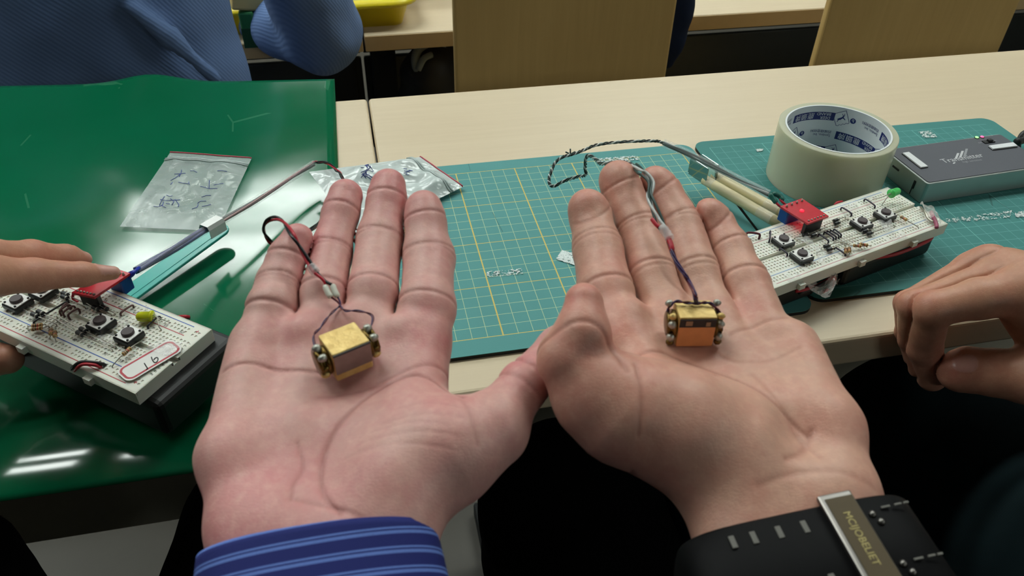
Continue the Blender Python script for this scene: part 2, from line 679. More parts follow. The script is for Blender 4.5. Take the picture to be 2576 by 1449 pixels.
TOPZ = -0.003          # desk top; the cutting mats are 3 mm thick
DESK_Y0, DESK_Y1 = -0.2425, 0.160
SEAM_X = -0.0625
def desk(x0, x1, label):
    t = thing('desk', label, 'desk', (x0, DESK_Y0, FLOOR_Z))
    h = TOPZ - FLOOR_Z
    o = MB().box(((x1 - x0) / 2, (DESK_Y1 - DESK_Y0) / 2, h - 0.0125), (x1 - x0 - 0.0012, DESK_Y1 - DESK_Y0, 0.025)).build('tabletop', M_DESK, t)
    bev(o, 0.003, 3)
    for lx in (0.12, x1 - x0 - 0.12):
        MB().box((lx, 0.30, (h - 0.025) / 2 + 0.01), (0.05, 0.04, h - 0.045)).build('leg', M_FRAME, t, bevel=0.004)
        MB().box((lx, 0.22, 0.015), (0.05, 0.36, 0.03)).build('foot', M_FRAME, t, bevel=0.004)
    MB().box(((x1 - x0) / 2, 0.345, h - 0.285), (x1 - x0 - 0.06, 0.004, 0.50)).build('modesty_panel', plain('beige_panel', srgb(160, 154, 138), 0.6, var=0.05, scale=6), t)  # lengthened downward to block front light from the floor underneath
    MB().box(((x1 - x0) / 2, 0.30, 0.075), (x1 - x0 - 0.25, 0.03, 0.05)).build('stretcher', M_FRAME, t)
    return t
desk(SEAM_X, 1.14, 'light wood desk with bare top under the two cutting mats')
desk(-1.26, SEAM_X - 0.0004, 'light wood desk mostly covered by the glossy green film')

# ---- cutting mats
def mat_material(name, c, line, bold, x0, y0, pitch=0.01, wthin=0.00042, wbold=0.0010, bold_off=(0, 0), inset=(0, 0, 1, 1)):
    """grid of printed lines, in object space; inset = rectangle that carries the grid"""
    q = NT(name)
    co = q.coord()
    sep = q.n('ShaderNodeSeparateXYZ')
    q.l(co, sep.inputs[0])
    X, Y = sep.outputs[0], sep.outputs[1]
    def lines(v, o, p, w):
        a = q.math('SUBTRACT', v, o)
        a = q.math('PINGPONG', a, p / 2)
        return q.math('LESS_THAN', a, w / 2)
    def inside():
        a = q.math('GREATER_THAN', X, inset[0] - wbold / 2)
        b = q.math('LESS_THAN', X, inset[2] + wbold / 2)
        c_ = q.math('GREATER_THAN', Y, inset[1] - wbold / 2)
        d = q.math('LESS_THAN', Y, inset[3] + wbold / 2)
        return q.math('MULTIPLY', q.math('MULTIPLY', a, b), q.math('MULTIPLY', c_, d))
    ins = inside()
    thin = q.math('MAXIMUM', lines(X, x0, pitch, wthin), lines(Y, y0, pitch, wthin))
    thick = q.math('MAXIMUM', lines(X, x0 + bold_off[0], pitch * 5, wbold), lines(Y, y0 + bold_off[1], pitch * 5, wbold * 0.62))
    n = q.noise(co, 40.0, 4)
    wear = q.noise(co, 9.0, 3)
    dark = tuple(v * 0.86 for v in c[:3]) + (1,)
    col = q.mix(q.math('MULTIPLY', n, 0.8), c, dark)
    fade = q.math('MULTIPLY_ADD', wear, 0.5, 0.45, clamp=True)
    col = q.mix(q.math('MULTIPLY', q.math('MULTIPLY', thin, ins), fade), col, line)
    col = q.mix(q.math('MULTIPLY', q.math('MULTIPLY', thick, ins), 0.9), col, bold)
    # thin dark knife marks
    v = q.n('ShaderNodeTexVoronoi', feature='DISTANCE_TO_EDGE')
    v.inputs['Scale'].default_value = 17.0
    q.l(q.mapping(co, (1, 0.35, 1), (0, 0, 0.6)), v.inputs['Vector'])
    cut = q.math('MULTIPLY', q.math('LESS_THAN', v.outputs['Distance'], 0.004), q.math('GREATER_THAN', q.noise(co, 22.0, 2), 0.62))
    col = q.mix(q.math('MULTIPLY', cut, 0.6), col, tuple(v_ * 0.35 for v_ in c[:3]) + (1,))
    q.set(Base_Color=col, Roughness=0.62)
    q.b.inputs['Specular IOR Level'].default_value = 0.3
    q.bump(q.noise(co, 900.0, 2), 0.12, 0.0003)
    return q.m

M_MATEDGE = plain('mat_core_shade', srgb(20, 26, 25), 0.7)  # near-black colour paints in the shade on the mat's thin edge
def cutting_mat(name, label, cx, cy, rz, w, hgt, mm):
    t = thing(name, label, 'cutting mat', (cx, cy, TOPZ), (0, 0, rz))
    ol = rrect(-w / 2, w / 2, -hgt / 2, hgt / 2, 0.011)
    MB().prism(ol, 0.0, 0.0026).build('core', M_MATEDGE, t)
    MB().prism(ol, 0.00262, 0.003).build('grid_surface', mm, t)
    return t
# mat A: grid verticals every 1 cm, bold ones at x = 0, 0.05 ...; grid top y = 0, bottom y = -0.2
ax0, ax1, ay0, ay1 = -0.089, 0.2125, -0.2145, 0.0145
acx, acy = (ax0 + ax1) / 2, (ay0 + ay1) / 2
cutting_mat('cutting_mat', 'teal cutting mat with yellow grid lines between the two open hands', acx, acy, 0, ax1 - ax0, ay1 - ay0,
            mat_material('teal_grid_mat', srgb(84, 150, 148), srgb(194, 208, 160), srgb(210, 186, 96), -acx, -acy,
                         inset=(-0.08 - acx, -0.20 - acy, 0.20 - acx, 0.0 - acy)))
B0, B1 = T(1744, 366), T(2500, 296)
bw, bh = 0.302, 0.222
brz = -0.012
bcx, bcy = 0.2150 + bw / 2, 0.0150 - bh / 2 - 0.0005
cutting_mat('cutting_mat', 'green cutting mat with faint blue grid under the tape roll and metal box', bcx, bcy, brz, bw, bh,
            mat_material('green_grid_mat', srgb(64, 132, 128), srgb(118, 178, 178), srgb(120, 185, 182), -bw / 2 + 0.012, bh / 2 - 0.012, pitch=0.01,
                         wthin=0.0003, wbold=0.00045, inset=(-bw / 2 + 0.012, -bh / 2 + 0.01, bw / 2 - 0.012, bh / 2 - 0.012)))

# ---- glossy green film draped over the left desk
def film():
    q = NT('glossy_green_film')
    co = q.coord()
    n = q.noise(co, 9.0, 2)
    sp = q.noise(co, 1500.0, 2, 0.7)
    c = q.mix(n, srgb(10, 102, 68), srgb(6, 90, 56))
    scr = q.n('ShaderNodeTexVoronoi', feature='DISTANCE_TO_EDGE')
    scr.inputs['Scale'].default_value = 9.0
    q.l(q.mapping(co, (1, 0.5, 1), (0, 0, 0.7)), scr.inputs['Vector'])
    sm = q.math('MULTIPLY', q.math('LESS_THAN', scr.outputs['Distance'], 0.006), q.math('GREATER_THAN', q.noise(co, 14.0, 2), 0.60))
    c = q.mix(q.math('MULTIPLY', sm, 0.22), c, srgb(90, 160, 125))
    q.set(Base_Color=c, Roughness=q.math('MULTIPLY_ADD', q.noise(co, 25.0, 3), 0.08, 0.07))
    q.b.inputs['Specular IOR Level'].default_value = 0.62
    h = q.math('ADD', q.math('MULTIPLY', q.noise(co, 6.0, 2), 1.6), q.math('MULTIPLY', sp, 0.0022))
    q.bump(h, 0.22, 0.005)
    nx, ny = 90, 130
    x0 = -0.95
    vs_, fs = [], []
    for j in range(ny + 1):
        v = j / ny
        for i in range(nx + 1):
            u = i / nx
            xr = -0.1010 + 0.0085 * v - (0.0 if v > .2 else 0.0)
            x = x0 + u * (xr - x0)
            yf = 0.199 - 0.115 * (x + 0.093)
            y = -0.268 + v * (yf + 0.268)
            z = TOPZ + 0.0006
            z += 0.0007 * (math.sin(9 * x + 3) * math.sin(11 * y + 1) + 1)
            if y < DESK_Y0:
                z -= 6.0 * (DESK_Y0 - y) ** 2 + 0.03 * (DESK_Y0 - y)
            if y > 0.12:
                k = (y - 0.12) / (yf - 0.12)
                bumpx = math.exp(-((x + 0.268) / 0.035) ** 2) * 0.009
                z += (k ** 2) * (0.003 + bumpx)
            vs_.append((x, y, z))
    for j in range(ny):
        for i in range(nx):
            a = j * (nx + 1) + i
            fs.append((a, a + 1, a + nx + 2, a + nx + 1))
    o = pyd('green_film', vs_, fs, q.m, None, True)
    sm_ = o.modifiers.new('thickness', 'SOLIDIFY')
    sm_.thickness = 0.0004
    sm_.offset = 1
    tag(o, 'large glossy green plastic film draped over the left desk', 'plastic film')
film()
# ------------------------------------------------------------------ the two open hands in front
SKIN_A = skin_material('skin_pinkish', srgb(205, 158, 148), srgb(206, 122, 126), srgb(150, 84, 80))
SKIN_B = skin_material('skin_tan', srgb(204, 158, 138), srgb(204, 128, 116), srgb(150, 88, 74))
SKIN_C = skin_material('skin_olive', srgb(188, 138, 112), srgb(188, 118, 100), srgb(140, 88, 70))

def hand_a():
    H = Hand(11)
    H.linez = 0.128
    z = 0.128
    H.add_palm([(648, 872, .131, 72), (588, 1150, z, 80), (610, 1335, .124, 78), (650, 1620, .120, 90)], 0.012)
    H.add_palm([(792, 850, .131, 66), (760, 1100, z - .002, 98), (740, 1340, .122, 105), (760, 1620, .118, 120)], 0.012)
    H.add_palm([(920, 845, .131, 68), (890, 1100, z - .002, 100), (880, 1335, .122, 105), (900, 1620, .118, 120)], 0.012)
    H.add_palm([(1062, 870, .131, 72), (1020, 1080, z - .001, 104), (985, 1320, .122, 100), (1010, 1620, .118, 110)], 0.012)
    # ball of the thumb
    H.add_palm([(1022, 1206, .1265, 126), (1128, 1140, .128, 122), (1232, 1080, .131, 80)], 0.012)
    CB = lambda x, y, z: (x, y, z, 0.0011, 0.0009)
    C1 = lambda x, y, z: (x, y, z, 0.00075, 0.0007)
    C2 = lambda x, y, z: (x, y, z, 0.00045, 0.0007)
    H.add_finger([(662, 860, .133, 58), (686, 778, .137, 64.5), (703, 718, .139, 55.5), (724, 647, .144, 47.0), (748, 603, .148, 43.0)],
                 [CB(684, 788, .137), C1(702, 720, .139), C2(700, 728, .139), C1(724, 647, .145)], 0.005)
    H.add_finger([(798, 850, .132, 56), (815, 745, .137, 60.5), (832, 635, .140, 54.5), (858, 535, .147, 44.5), (870, 494, .150, 43.0)],
                 [CB(815, 742, .137), C1(833, 632, .140), C2(830, 647, .140), C1(858, 533, .147)], 0.005)
    H.add_finger([(922, 848, .132, 58), (938, 740, .137, 64.5), (955, 608, .140, 59.5), (973, 505, .148, 48.0), (977, 470, .151, 46.0)],
                 [CB(938, 738, .137), C1(955, 605, .140), C2(952, 620, .140), C1(973, 503, .148)], 0.005)
    H.add_finger([(1064, 868, .132, 62), (1075, 775, .136, 70.5), (1077, 650, .139, 63.5), (1071, 557, .146, 50.5), (1066, 525, .149, 47.0)],
                 [CB(1075, 775, .136), C1(1077, 645, .139), C2(1077, 660, .139), C1(1071, 555, .146)], 0.005)
    H.add_finger([(1150, 1125, .130, 96), (1238, 1078, .131, 82), (1318, 968, .134, 60), (1408, 876, .137, 52), (1440, 850, .138, 48)],
                 [(1312, 940, .134, 0.0010, 0.0009), (1285, 975, .134, 0.0006, 0.0009)], 0.007, up=(-0.3, 0.1, 1))
    # palm lines
    H.add_line([(556, 913), (640, 905), (730, 915), (800, 918), (850, 912)], .142, 0.000440, 0.000720)
    H.add_line([(1143, 893), (1080, 905), (1010, 928), (950, 945)], .142, 0.000330, 0.000720)
    H.add_line([(1165, 1000), (1100, 940), (1020, 935), (930, 975), (860, 1035), (820, 1090), (800, 1150), (808, 1215), (850, 1262)], .143, 0.000495, 0.000800)
    H.add_line([(1160, 1010), (1185, 1060), (1200, 1110)], .143, 0.000275, 0.000720)
    H.add_line([(745, 1100), (758, 1160), (735, 1200), (728, 1240)], .140, 0.000330, 0.000640)
    H.add_line([(740, 1245), (860, 1275), (930, 1310)], .139, 0.000275, 0.000720)
    H.add_line([(800, 985), (880, 975), (960, 960)], .141, 0.000220, 0.000720)
    for (y0, x0, x1) in ((1015, 1000, 1150), (1045, 960, 1170), (1085, 900, 1160), (1110, 860, 1150), (1062, 930, 1120)):
        H.add_line([(x0, y0 + 8), ((x0 + x1) / 2, y0), (x1, y0 + 12)], .145, 0.000121, 0.000560)
    # hollow of the palm, pads under the fingers
    g = lambda x, y, z: T(x, y, z)
    H.dents += [(g(870, 960, .146), 0.020, 0.0035), (g(760, 1020, .144), 0.016, 0.0012),
                (g(752, 808, .143), 0.0080, -0.0034), (g(877, 780, .143), 0.0080, -0.0034), (g(999, 806, .143), 0.0080, -0.0034),
                (g(790, 1230, .140), 0.012, 0.0018)]
    H.crop = (np.array([-1, -0.62, -1]), np.array([1, 1, 1]))
    bl = [(g(870, 475, .15), .014, .7), (g(977, 450, .15), .014, .7), (g(1064, 505, .15), .014, .7), (g(755, 590, .148), .013, .75),
          (g(1080, 830, .14), .014, .35), (g(700, 850, .14), .016, .35), (g(560, 1300, .13), .02, .4), (g(960, 690, .145), .01, .15),
          (g(1300, 920, .14), .016, .4), (g(860, 690, .145), .010, .15), (g(760, 1150, .14), .02, .2), (g(1100, 1000, .14), .02, .2)]
    t = thing('person', 'right hand with striped blue cuff, palm up, holding a gold module with red wires', 'person', g(800, 1340, .12))
    o = H.build('hand', SKIN_A, None, 0.0008, bl, 0.12)
    o.parent = t
    o.matrix_parent_inverse = Matrix.Translation(-Vector(t.location))
    return t
PERSON_A = hand_a()

def hand_b():
    H = Hand(23)
    H.linez = 0.118
    H.add_palm([(1985, 880, .124, 78), (2070, 1080, .123, 90), (2108, 1245, .120, 88), (2190, 1560, .112, 120)], 0.012)
    H.add_palm([(1800, 820, .124, 70), (1930, 1080, .119, 105), (2010, 1270, .117, 108), (2080, 1600, .110, 120)], 0.012)
    H.add_palm([(1690, 830, .124, 72), (1820, 1080, .119, 105), (1920, 1285, .115, 108), (1980, 1640, .108, 120)], 0.012)
    H.add_palm([(1565, 850, .126, 76), (1700, 1060, .120, 110), (1840, 1280, .114, 100), (1890, 1640, .108, 110)], 0.012)
    H.add_palm([(1845, 1130, .126, 122), (1700, 1070, .130, 140), (1580, 1030, .134, 128), (1500, 985, .140, 104)], 0.012)
    CB = lambda x, y, z: (x, y, z, 0.0011, 0.0009)
    C1 = lambda x, y, z: (x, y, z, 0.00075, 0.0007)
    C2 = lambda x, y, z: (x, y, z, 0.00045, 0.0007)
    H.add_finger([(1560, 850, .127, 66), (1522, 735, .131, 68.5), (1503, 625, .136, 60.5), (1484, 540, .142, 51.0), (1477, 522, .145, 47.0)],
                 [CB(1524, 738, .131), C1(1503, 612, .136), C2(1505, 628, .136), C1(1484, 535, .142)], 0.005)
    H.add_finger([(1690, 830, .125, 60), (1641, 695, .130, 60.5), (1607, 575, .136, 54.5), (1567, 475, .144, 49.5), (1556, 451, .147, 47.5)],
                 [CB(1641, 692, .130), C2(1645, 705, .130), C1(1608, 570, .136), C2(1612, 584, .136), C1(1566, 470, .144)], 0.005)
    H.add_finger([(1797, 820, .125, 58), (1748, 690, .130, 62.5), (1712, 570, .136, 56.5), (1665, 482, .143, 46.0), (1648, 460, .146, 43.0)],
                 [CB(1748, 690, .130), C2(1752, 702, .130), C1(1711, 562, .136), C2(1716, 576, .136), C1(1664, 476, .143)], 0.005)
    H.add_finger([(1930, 850, .125, 62), (1868, 712, .129, 62.5), (1838, 630, .133, 52.0), (1800, 560, .138, 43.0), (1784, 540, .141, 41.0)],
                 [CB(1868, 712, .129), C1(1838, 624, .133), C1(1800, 556, .138)], 0.005)
    H.add_finger([(1560, 1030, .137, 120), (1500, 985, .141, 104), (1430, 905, .150, 76), (1466, 842, .157, 67), (1470, 760, .163, 48)],
                 [], 0.0065, up=(0.6, 0.1, 0.7))
    H.add_line([(1352, 873), (1430, 868), (1490, 872), (1530, 885), (1555, 905), (1578, 933)], .155, 0.00045, 0.0009)
    H.add_line([(1553, 925), (1640, 880), (1730, 895), (1830, 935), (1920, 995), (1990, 1045), (2042, 1080)], .137, 0.000440, 0.000800)
    H.add_line([(1600, 955), (1700, 960), (1800, 940)], .137, 0.000220, 0.000800)
    H.add_line([(2042, 1080), (2038, 1105), (2012, 1140), (1975, 1160)], .135, 0.00035, 0.0012)
    H.add_line([(1835, 842), (1900, 815), (1980, 800)], .135, 0.000330, 0.000800)
    H.add_line([(1790, 875), (1850, 905), (1930, 905), (2010, 880)], .135, 0.000220, 0.000800)
    H.add_line([(1590, 960), (1605, 1020), (1610, 1080)], .146, 0.000385, 0.000800)
    H.add_line([(1900, 1240), (2000, 1214), (2090, 1212), (2190, 1235)], .130, 0.00022, 0.0012)
    H.add_line([(1890, 950), (1990, 1080), (2060, 1160)], .133, 0.000220, 0.000960)
    g = lambda x, y, z: T(x, y, z)
    H.dents += [(g(1780, 880, .140), 0.016, 0.0030), (g(1545, 905, .142), 0.008, 0.0012),
                (g(1590, 758, .138), 0.0080, -0.0034), (g(1690, 722, .137), 0.0080, -0.0034), (g(1804, 717, .136), 0.0080, -0.0034),
                (g(2000, 1090, .136), 0.010, 0.0022)]
    H.crop = (np.array([-1, -0.66, -1]), np.array([1, 1, 1]))
    bl = [(g(1477, 500, .146), .014, .5), (g(1556, 430, .147), .014, .35), (g(1645, 445, .147), .014, .4), (g(1783, 520, .142), .013, .4),
          (g(1467, 750, .165), .012, .7), (g(1510, 860, .15), .014, .4), (g(1540, 790, .138), .014, .3), (g(1900, 780, .136), .012, .3),
          (g(2150, 1130, .12), .02, .25), (g(1450, 950, .15), .018, .2)]
    t = thing('person', 'left hand wearing a black watch strap, palm up, holding a gold module with purple wires', 'person', g(2000, 1270, .11))
    o = H.build('hand', SKIN_B, None, 0.0008, bl, 0.17)
    o.parent = t
    o.matrix_parent_inverse = Matrix.Translation(-Vector(t.location))
    return t
PERSON_B = hand_b()
# ------------------------------------------------------------------ sleeve, watch, the other people
from mathutils.bvhtree import BVHTree
BVH = {}
def hit(objs, x, y):
    """point and normal where the sight line through pixel (x, y) meets the given objects"""
    d = Vector(RC.T @ np.array([(x - 1288.0) / FPX, (y - 724.5) / FPX, 1.0]))
    best = None
    for o in objs:
        if o.name not in BVH:
            me = o.data
            mw = o.parent.matrix_basis @ o.matrix_parent_inverse @ o.matrix_basis if o.parent else o.matrix_basis
            BVH[o.name] = BVHTree.FromPolygons([mw @ v.co for v in me.vertices], [tuple(p.vertices) for p in me.polygons])
        r = BVH[o.name].ray_cast(Vector(CAM), d.normalized())
        if r[0] is not None and (best is None or r[3] < best[2]):
            best = (np.array(r[0]), np.array(r[1]), r[3])
    return best
def on(objs, x, y, lift=0.0006, z=0.14, zmin=None):
    h = hit(objs, x, y)
    if zmin is not None and (h is None or h[0][2] + lift < zmin):
        return T(x, y, zmin)
    if h is None:
        return T(x, y, z)
    n = h[1]
    if n[2] < 0:
        n = -n
    return h[0] + n * lift
HAND_A = [o for o in PERSON_A.children][0]
HAND_B = [o for o in PERSON_B.children][0]

def frame(name_parent, origin, xaxis, yaxis=None):
    X = Vector(xaxis).normalized()
    Z = Vector((0, 0, 1))
    Z = (Z - X * Z.dot(X)).normalized()
    Y = Z.cross(X)
    m = Matrix((X, Y, Z)).transposed().to_4x4()
    m.translation = Vector(origin)
    return m

def place(o, m, parent=None):
    """object with world matrix m (kept when a parent is given)"""
    o.matrix_basis = m
    if parent is not None:
        o.parent = parent
        o.matrix_parent_inverse = parent.matrix_basis.inverted()
    return o

def ring_tube(rows, seg, fn, closed_ends=False):
    vs_, fs = [], []
    for j in range(rows):
        for k in range(seg):
            vs_.append(fn(j / (rows - 1), 2 * math.pi * k / seg))
    for j in range(rows - 1):
        for k in range(seg):
            k2 = (k + 1) % seg
            fs.append((j * seg + k, (j + 1) * seg + k, (j + 1) * seg + k2, j * seg + k2))
    return vs_, fs

# ---- striped shirt cuff on the first hand
def cuff():
    q = NT('blue_striped_shirt')
    co = q.coord()
    sep = q.n('ShaderNodeSeparateXYZ')
    q.l(co, sep.inputs[0])
    y = q.math('SUBTRACT', 0.3, sep.outputs[1])
    ph = q.math('MODULO', y, 0.0058)
    def band(a, b):
        return q.math('MULTIPLY', q.math('GREATER_THAN', ph, a), q.math('LESS_THAN', ph, b))
    st = q.math('MAXIMUM', band(0.0010, 0.0016), band(0.0021, 0.0031))
    weave = q.noise(q.mapping(co, (1, 3, 1)), 1400.0, 1)
    c = q.mix(st, srgb(14, 28, 104), srgb(100, 130, 205))
    c = q.mix(q.math('MULTIPLY', weave, 0.35), c, srgb(20, 30, 90))
    q.set(Base_Color=c, Roughness=0.85)
    q.bump(weave, 0.3, 0.0004)
    o0 = T(806, 1378, 0.1210)
    o1 = T(822, 1640, 0.112)
    ax = Vector(o1 - o0).normalized()
    X = Vector((1, 0, 0)) - ax * ax.x
    X.normalize()
    Z = X.cross(-ax)
    m = Matrix((X, -ax, Z)).transposed().to_4x4()
    m.translation = Vector(o0)
    def fn(v, a):
        yy = -0.25 * v ** 1.3
        w = 0.0362 + 0.012 * v + 0.0005 * math.sin(3 * a + 9 * v)
        h = 0.0212 + 0.012 * v + 0.0007 * math.sin(2 * a + 14 * v + 1)
        c_, s_ = math.cos(a), math.sin(a)
        e = 0.85
        return (w * math.copysign(abs(c_) ** e, c_), yy + 0.0015 * s_ - 0.0012 * c_, h * math.copysign(abs(s_) ** e, s_))
    vs_, fs = ring_tube(40, 72, fn)
    o = pyd('shirt_cuff', vs_, fs, q.m, None, True)
    sm = o.modifiers.new('cloth', 'SOLIDIFY')
    sm.thickness = 0.0016
    sm.offset = 1
    o['label'] = 'navy blue cuff with pale double stripes'
    place(o, m, PERSON_A)
cuff()

# ---- watch on the second hand's wrist
def watch():
    L0, R0 = T(1730, 1342, 0.128), T(2296, 1222, 0.136)
    c0 = (L0 + R0) / 2
    X = Vector(R0 - L0)
    hw = X.length / 2
    m = frame(None, (c0[0], c0[1], c0[2] - 0.0200), X)
    t = thing('wristwatch', 'black leather watch strap with metal buckle around the wrist', 'watch')
    t.matrix_basis = m
    lm = plain('black_leather', srgb(12, 12, 14), 0.6, var=0.25, scale=400)
    lm.node_tree.nodes['Principled BSDF'].inputs['Specular IOR Level'].default_value = 0.12
    st = plain('strap_holes_thread', srgb(110, 108, 102), 0.7)
    gm = plain('brushed_steel', srgb(128, 124, 120), 0.3, 0.9)
    bm_ = plain('bronze_plate', srgb(70, 56, 26), 0.5, 0.3)
    W = 0.030
    H = 0.0190
    def sec(a, r=0.0):
        c_, s_ = math.cos(a), math.sin(a)
        e = 0.42
        return ((hw + r) * math.copysign(abs(c_) ** e, c_), (H + r) * math.copysign(abs(s_) ** e, s_))
    n = 96
    prof = [(0.0, 0.0), (0.0005, 0.0013), (0.0015, 0.0019), (W - 0.0015, 0.0019), (W - 0.0005, 0.0013), (W, 0.0), (W - 0.0005, -0.0005), (0.0005, -0.0005)]
    vs_, fs = [], []
    for k in range(n):
        a = 2 * math.pi * k / n
        for (yy, r) in prof:
            x, z = sec(a, r)
            vs_.append((x, -yy, z))
    P = len(prof)
    for k in range(n):
        for j in range(P):
            j2 = (j + 1) % P
            k2 = (k + 1) % n
            fs.append((k * P + j, k * P + j2, k2 * P + j2, k2 * P + j))
    s = pyd('strap', vs_, fs, lm, t, True)
    top = H + 0.0019
    # punched slots in two rows
    for row in (0.0065, W - 0.0055):
        for i, fx in enumerate((-0.62, -0.44, -0.22, 0.0)):
            x = fx * hw
            MB().box((x, -row, top + 0.00005), (0.0018, 0.0042, 0.0005)).build('strap_hole', st, t, bevel=0.0002)
        for i, x in enumerate((0.72, 0.83, 0.90)):
            MB().box((x * hw, -row + 0.001, top - 0.0001), (0.0028 - i * 0.0006, 0.0006, 0.0005)).build('stitch', st, t)
    b = MB().box((0.345 * hw, -W / 2, top + 0.0012), (0.0110, W + 0.003, 0.0022)).build('buckle', gm, t, bevel=0.0006)
    MB().box((0.36 * hw, -W / 2, top + 0.0024), (0.0088, W - 0.001, 0.0004)).build('buckle_plate', bm_, b)
    vv, ff = text_mesh('MCIJOBELIET', 0.0032, 0.0001, 'CENTER')
    vv = [(0.36 * hw + y - 0.0014, -W / 2 - x, top + 0.00265 + z) for x, y, z in vv]
    pyd('engraved_letters', vv, ff, plain('letter_gold', srgb(160, 146, 92), 0.4, 0.4), b)
    for yy in (0.007, W - 0.006):
        for dx, dy in ((0.0, 0.0), (0.0012, 0.003)):
            MB().lathe([(0.0011, 0), (0.0011, 0.0006), (0.0005, 0.0011)], 10, Matrix.Translation((0.345 * hw + 0.0088 + dx, -yy - dy, top - 0.0003))).build('rivet', gm, b, True)
    return t
watch()

# ---- hand pressing the red relay board (from the left)
def hand_c():
    H = Hand(31)
    H.add_palm([(-190, 760, .105, 110), (-330, 820, .11, 130)], 0.01)
    H.add_finger([(-150, 712, .108, 70), (-20, 694, .090, 52), (85, 692, .080, 42), (210, 690, .0685, 29), (284, 688, .0625, 18)],
                 [], 0.006, up=(0, -1, 0.2))
    H.add_finger([(-170, 672, .108, 64), (-20, 650, .090, 48), (80, 645, .078, 40), (165, 648, .067, 30), (208, 655, .060, 20)],
                 [], 0.006, up=(0, -1, 0.2))
    H.add_finger([(-260, 930, .05, 80), (-120, 915, .035, 55), (-30, 903, .028, 44), (20, 903, .027, 38)], [], 0.006)
    ax = T(300, 690, .0615) - T(210, 690, .0685)
    ax /= np.linalg.norm(ax)
    nrm = np.array([0.0, 0.55, 0.83])
    nrm = nrm - ax * (nrm @ ax)
    nrm /= np.linalg.norm(nrm)
    side = np.cross(ax, nrm)
    c = T(272, 677, .066)
    H.nails.append((c, ax, side, nrm, 0.0075, 0.0055))
    c2 = T(205, 640, .063)
    ax2 = T(208, 655, .060) - T(140, 648, .070)
    ax2 /= np.linalg.norm(ax2)
    n2 = np.array([0.0, 0.5, 0.85])
    n2 = n2 - ax2 * (n2 @ ax2)
    n2 /= np.linalg.norm(n2)
    H.nails.append((c2, ax2, np.cross(ax2, n2), n2, 0.007, 0.005))
    g = T
    bl = [(g(280, 690, .055), .012, .5), (g(200, 655, .055), .012, .4), (g(100, 720, .065), .02, .3)]
    t = thing('person', 'hand reaching in from the left edge, fingertip pressing the red circuit board', 'person', g(-150, 800, .08))
    o = H.build('hand', SKIN_C, None, 0.0011, bl, 0.25)
    o.parent = t
    o.matrix_parent_inverse = Matrix.Translation(-Vector(t.location))
    return t
PERSON_C = hand_c()

def hand_d():
    H = Hand(43)
    H.amp = 0.0005
    H.add_palm([(2492, 672, .044, 54), (2600, 730, .045, 80), (2760, 800, .04, 120)], 0.012)
    H.add_palm([(2580, 735, .046, 62), (2640, 800, .03, 86), (2780, 860, .03, 120)], 0.012)
    H.add_finger([(2480, 674, .043, 50), (2440, 680, .040, 42), (2281, 762, .026, 29), (2280, 838, .0, 26), (2300, 900, -.018, 25)], [], 0.007)
    H.add_finger([(2540, 690, .046, 56), (2296, 768, .030, 36), (2292, 850, .0, 32), (2316, 925, -.022, 28)], [], 0.007)
    H.add_finger([(2585, 735, .047, 62), (2460, 752, .043, 52), (2345, 778, .036, 44), (2325, 872, .0, 42), (2346, 948, -.026, 36)], [], 0.007)
    H.add_finger([(2740, 975, .015, 90), (2580, 945, .002, 68), (2500, 938, -.002, 58), (2432, 930, -.006, 56), (2412, 932, -.007, 51)], [], 0.007)
    ax = T(2412, 932, -.007) - T(2500, 938, -.002)
    ax /= np.linalg.norm(ax)
    vd = CAM - T(2430, 910, 0)
    vd /= np.linalg.norm(vd)
    nrm = vd + np.array([0, 0, 0.25])
    nrm = nrm - ax * (nrm @ ax)
    nrm /= np.linalg.norm(nrm)
    H.nails.append((T(2428, 912, .006), ax, np.cross(ax, nrm), nrm, 0.0072, 0.0062))
    g = T
    bl = [(g(2380, 930, 0), .014, .6), (g(2340, 760, .04), .014, .3), (g(2275, 760, .03), .012, .3), (g(2330, 900, -.01), .02, .3)]
    t = thing('person', 'curled hand and dark trousers at the right edge, fingers hooked over the desk edge', 'person', g(2600, 800, .03))
    o = H.build('hand', SKIN_C, None, 0.0011, bl, 0.2)
    o.parent = t
    o.matrix_parent_inverse = Matrix.Translation(-Vector(t.location))
    return t
PERSON_D = hand_d()

# ---- trousers, with an unseen torso added to one of them
def cloth_mat(name, c1, c2, scale=900.0, rough=0.9):
    q = NT(name)
    co = q.coord()
    w = q.n('ShaderNodeTexWave', bands_direction='DIAGONAL')
    w.inputs['Scale'].default_value = scale
    w.inputs['Distortion'].default_value = 0.5
    q.l(co, w.inputs['Vector'])
    n = q.noise(co, 30.0, 3)
    f = q.math('ADD', q.math('MULTIPLY', w.outputs['Fac'], 0.5), q.math('MULTIPLY', n, 0.5))
    q.set(Base_Color=q.mix(f, c1, c2), Roughness=rough)
    q.b.inputs['Specular IOR Level'].default_value = 0.15
    q.bump(q.math('ADD', w.outputs['Fac'], q.math('MULTIPLY', n, 4.0)), 0.3, 0.0006)
    return q.m
M_BLACKCLOTH = cloth_mat('black_trouser_cloth', srgb(16, 16, 18), srgb(8, 8, 9))
M_NAVYCLOTH = cloth_mat('navy_twill_cloth', srgb(34, 48, 62), srgb(14, 22, 30), 420.0)
M_TEALCLOTH = cloth_mat('dark_teal_cloth', srgb(26, 44, 48), srgb(14, 24, 28), 600.0)

